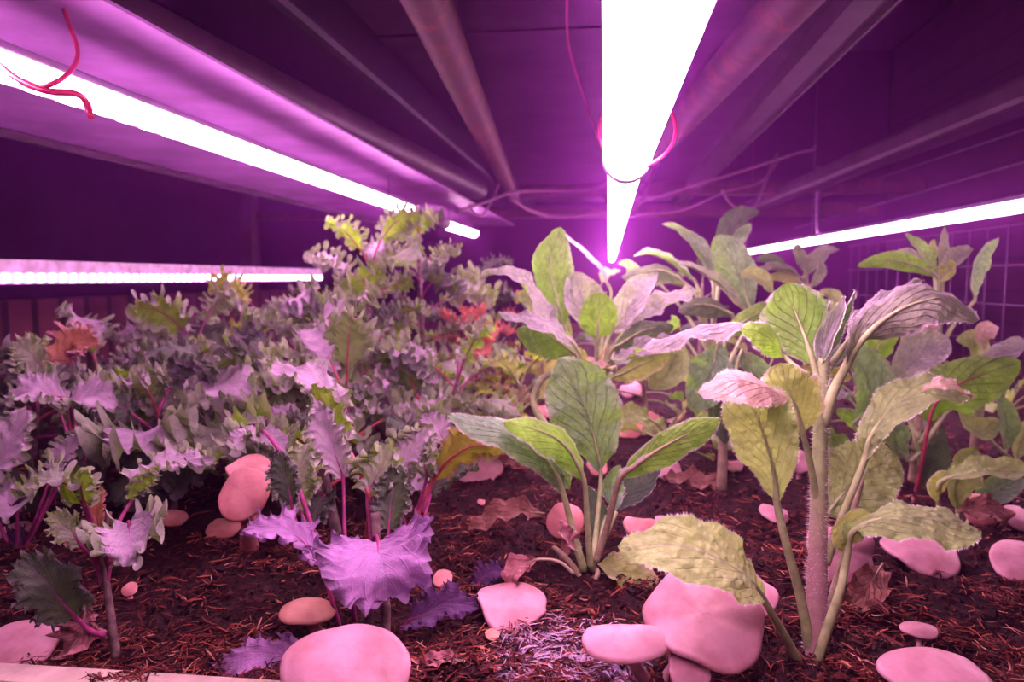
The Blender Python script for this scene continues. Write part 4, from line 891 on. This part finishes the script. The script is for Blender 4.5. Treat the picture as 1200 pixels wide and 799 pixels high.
mushroom('large pale smooth cap of the foreground cluster, the biggest one', 822, 724, 146, (-.22, .68, .70), D=.418, base=G(785, 797), wob=.07, seed=2, dome=.20, asp=.82, lob=.09, sad=-.16, sa=2.6)
mushroom('flat oval pale mushroom cap, left one of the foreground cluster', 732, 751, 100, (-.05, .93, .36), D=.410, base=G(762, 800), wob=.04, seed=3, dome=.30, asp=.62)
mushroom('pale mushroom cap peeping behind the biggest one under the pale leaf', 868, 688, 80, (.1, .80, .5), D=.468, base=G(845, 765), wob=.07, seed=4, dome=.3)
mushroom('small folded mushroom at the bottom of the foreground cluster', 808, 786, 58, (.2, .55, .8), D=.405, base=G(790, 830), wob=.12, seed=5)
mushroom('big round pale mushroom cap at the bottom edge left of centre', 406, 786, 146, (.02, .70, .70), D=.400, wob=.05, seed=6, dome=.14, base=G(410, 820), asp=.85)
mushroom('tan mushroom with brown gills just behind the big round cap', 361, 716, 66, (.05, .99, .02), 'mb', D=DG(745), base=G(378, 742), wob=.03, dome=.42, sr=.20, seed=7)
mushroom('flat pale mushroom cap beside the dark violet leaf', 598, 707, 92, (.1, .93, .30), D=DG(718), wob=.09, seed=8, dome=.08, lob=.05, asp=.85)
mushroom('rosy mushroom cap facing front beside the kale stems', 286, 578, 64, (-.05, .45, .88), 'mr', D=.60, base=G(292, 640), wob=.06, dome=.14, seed=9, sr=.30, asp=.95)
mushroom('rosy trumpet-shaped mushroom cap above the front one', 292, 547, 50, (.05, .80, .60), 'mr', D=.62, base=G(296, 625), wob=.06, dome=.06, seed=10, sr=.3, asp=.8)
mushroom('white mushroom cap at the lower left edge', 24, 754, 88, (0, .92, .4), D=DG(765), wob=.05, seed=11, dome=.2)
mushroom('small white mushroom cap left of the small kale', 18, 622, 38, (0, .92, .4), D=DG(630), wob=.04, seed=12)
mushroom('upright rosy mushroom left of the small middle plant', 662, 610, 44, (-.3, .30, .85), 'mr', D=DG(655), wob=.06, seed=13, dome=.18, sr=.25)
mushroom('little white umbrella-shaped mushroom above the bottom right cap', 1077, 737, 41, (.0, .97, .22), D=DG(762), base=G(1077, 770), wob=.03, seed=14, dome=.26, sr=.15, asp=.8)
mushroom('broad pale mushroom cap at the bottom right edge', 1094, 789, 122, (0, .92, .38), D=DG(795)-.02, wob=.04, seed=15, dome=.17, asp=.7)
mushroom('pale wavy mushroom cap behind the foreground stem', 985, 648, 92, (.1, .6, .8), D=DG(680), wob=.1, seed=16, dome=.2, asp=.75)
mushroom('pale mushroom cap right of the stem under the drooping leaf', 1079, 645, 82, (0, .93, .36), D=DG(655), wob=.05, seed=17, dome=.2)
mushroom('white mushroom cap at the right edge, the lower of two', 1192, 655, 60, (-.1, .8, .6), D=DG(672), wob=.07, seed=18)
mushroom('white mushroom cap at the right edge, the upper of two', 1194, 606, 40, (-.1, .85, .5), D=DG(618), wob=.06, seed=19)
mushroom('small white mushroom left of the thick foreground stem', 907, 601, 34, (.1, .9, .4), D=DG(610), wob=.05, seed=20)
mushroom('small rosy mushroom cap under the plant at right', 1148, 596, 46, (0, .8, .6), 'mr', D=DG(615), wob=.07, seed=21)
mushroom('flat rosy mushroom behind the pale yellow-green leaf', 752, 617, 42, (.1, .9, .4), 'mr', D=DG(628), wob=.06, seed=22)
mushroom('tiny pale mushroom beside the flat rosy one', 776, 609, 18, (.1, .9, .4), D=DG(613), wob=.05, seed=23)
mushroom('pale mushroom under the tip of the right-pointing leaf', 780, 546, 36, (.1, .75, .65), D=DG(565), wob=.1, seed=24)
mushroom('tiny pink mushroom on bare soil right of the small kale', 152, 690, 17, (.2, .6, .8), 'mr', D=DG(699), wob=.05, seed=25, sr=.3)
mushroom('small slanted pink mushroom on the dark soil at left', 205, 606, 28, (.4, .8, .4), 'mr', D=DG(612), wob=.06, seed=26)
mushroom('flat dim rosy mushroom on soil below the rosy pair', 262, 618, 40, (.1, .93, .3), 'mr', D=DG(625), wob=.06, seed=27, dome=.12)
mushroom('tiny pale mushroom on the whitish crust, upper of two', 624, 759, 12, (0, .9, .4), 'mw', D=DG(762), seed=28)
mushroom('tiny tan mushroom on the whitish crust, lower of two', 633, 767, 13, (0, .9, .4), 'mb', D=DG(770), seed=29)
mushroom('tiny brown mushroom cap below the flat pale one', 577, 743, 19, (0, .93, .3), 'mb', D=DG(746), seed=30)
mushroom('rosy mushroom peeping behind the flat pale cap', 519, 677, 24, (0, .8, .6), 'mr', D=DG(690), seed=31)
mushroom('tiny pink round mushroom behind the middle dry leaf', 564, 588, 9, (0, .8, .6), 'mr', D=DG(590), seed=32)
mushroom('pink mushroom among shadows behind the thick stem', 937, 540, 30, (0, .75, .65), 'mw', D=DG(560), seed=33, wob=.1)
mushroom('pink mushroom below the green kale leaf in the middle', 700, 546, 26, (0, .8, .6), 'mr', D=DG(560), seed=34, wob=.08)
r = random.Random(77)
spots = [(560, 548, 60), (600, 470, 30), (640, 480, 26), (710, 470, 34), (742, 455, 30), (760, 488, 28), (820, 470, 24), (585, 505, 34), (545, 500, 24), (735, 500, 40), (690, 500, 26), (860, 545, 22), (1010, 590, 24), (800, 505, 26)]
wh = ['under the green and red kale leaf', 'behind the far left leaf of the middle plant', 'behind the upright grey-green leaf', 'under the silvery rosette', 'under the arching stalks', 'in the middle distance right of the upright leaf', 'behind the pink-edged leaf', 'beside the pale long leaf', 'near the curly lilac kale', 'right of the upright grey-green leaf', 'just behind the upright grey-green leaf', 'left of the pale yellow leaf', 'behind the round crinkled leaf', 'before the low yellowing plant']
for (x, y, w), t in zip(spots, wh):
    mushroom('pink mushroom '+t, x, y, w, (r.uniform(-.2, .2), .85, .5), r.choice(['mr', 'mw']), D=DG(y+8), seed=r.randrange(99), wob=.1, dome=.2)

# ---- fallen / withered leaves ---------------------------------------------------
def fallen(label, base, bl, hw, mat, n, st=None, sm='stem_p', **kw):
    kw.setdefault('wav', .3); return lone('fallen_leaf', label, 'leaf', base, bl, hw, mat, n, st=st, sm=sm, **kw)
fallen('pale yellow leaf lying behind the foreground mushroom cluster', G(735, 690), [(700, 660, 0), (722, 672, .01), (745, 690, .01), (772, 712, 0)], 34, 'cy', (.1, .75, .65), rib=False, wav=.1)
fallen('withered brown leaf on the soil left of the small middle plant', G(620, 640), [(642, 604, .0), (612, 598, .0), (585, 602, 0), (550, 622, 0)], 17, 'dry', (0, .8, .6), st=[(675, 655), (655, 625)])
fallen('curled tan leaf arching over the flat pale mushroom', G(600, 695), [(632, 655, .0), (612, 662, .0), (602, 675, -.01), (600, 692, -.01)], 16, 'dryp', (-.4, .4, .8), st=[(672, 672), (655, 658)])
fallen('crumpled dark red leaf standing behind the small umbrella mushroom', G(1010, 712), [(1035, 660, .02), (1022, 680, .01), (1008, 700, 0), (985, 712, 0)], 22, 'dry', (-.3, .4, .85))
fallen('crumpled pink withered leaf at the lower left beside the kale stem', G(95, 760), [(100, 708, 0), (98, 725, -.005), (90, 745, -.01), (72, 768, -.01)], 24, 'dryp', (0, .6, .8), wav=.5)
fallen('second crumpled pink withered leaf touching the kale stem', G(112, 750), [(85, 735, 0), (98, 742, 0), (110, 745, 0), (123, 740, 0)], 13, 'dryp', (0, .6, .8), wav=.5)
fallen('brown curled leaf at the bottom edge right of the big round cap', G(510, 780), [(545, 775, 0), (525, 772, 0), (505, 775, 0), (482, 785, 0)], 11, 'dryp', (0, .85, .5))
fallen('long dim reddish dry leaf on soil right of the middle plant', G(820, 575), [(775, 560, 0), (800, 562, 0), (830, 568, 0), (856, 578, 0)], 16, 'dry', (0, .85, .5))
fallen('dry red leaf on the soil at the right behind the mushrooms', G(1165, 625), [(1120, 600, 0), (1140, 598, 0), (1165, 600, 0), (1180, 620, 0)], 18, 'dry', (0, .7, .7))
fallen('pale leaf lying in the middle distance before the rosette', G(655, 520), [(725, 500, 0), (745, 495, 0), (765, 500, 0), (790, 515, 0)], 16, 'cp', (0, .9, .4))
fallen('rosy leaf lying flat under the middle green leaves', G(600, 545), [(540, 548, 0), (565, 542, 0), (590, 545, 0), (625, 550, 0)], 15, 'dryp', (0, .9, .4))

# ---------------------------------------------------------------- camera, haze, colour
cam = bpy.data.cameras.new('camera'); co = bpy.data.objects.new('camera', cam); COL.objects.link(co)
co.location = CAM; co.matrix_world = Matrix(((RT.x, UP.x, -FW.x, CAM.x), (RT.y, UP.y, -FW.y, CAM.y), (RT.z, UP.z, -FW.z, CAM.z), (0, 0, 0, 1)))
cam.sensor_width = 36; cam.lens = 36*F/1200; cam.clip_start = .01
cam.dof.use_dof = True; cam.dof.focus_distance = .47; cam.dof.aperture_fstop = 10.
sc = bpy.context.scene; sc.camera = co
w = bpy.data.worlds.new('World'); sc.world = w; w.use_nodes = True; nt = w.node_tree; nt.nodes.clear()
out = nt.nodes.new('ShaderNodeOutputWorld'); vsn = nt.nodes.new('ShaderNodeVolumeScatter')
vsn.inputs['Color'].default_value = (.78, .16, 1., 1); vsn.inputs['Density'].default_value = .065; vsn.inputs['Anisotropy'].default_value = .82  # haze added for the violet glow round the lamps, tinted to match
bg = nt.nodes.new('ShaderNodeBackground'); bg.inputs[0].default_value = (.1, .03, .12, 1); bg.inputs[1].default_value = .2
nt.links.new(bg.outputs[0], out.inputs['Surface']); nt.links.new(vsn.outputs[0], out.inputs['Volume'])
sc.view_settings.view_transform = 'Standard'; sc.view_settings.look = 'Medium High Contrast'; sc.view_settings.exposure = 0.25
sc.cycles.use_denoising = True; sc.cycles.max_bounces = 6; sc.cycles.diffuse_bounces = 4; sc.cycles.volume_bounces = 0; sc.cycles.sample_clamp_indirect = 6
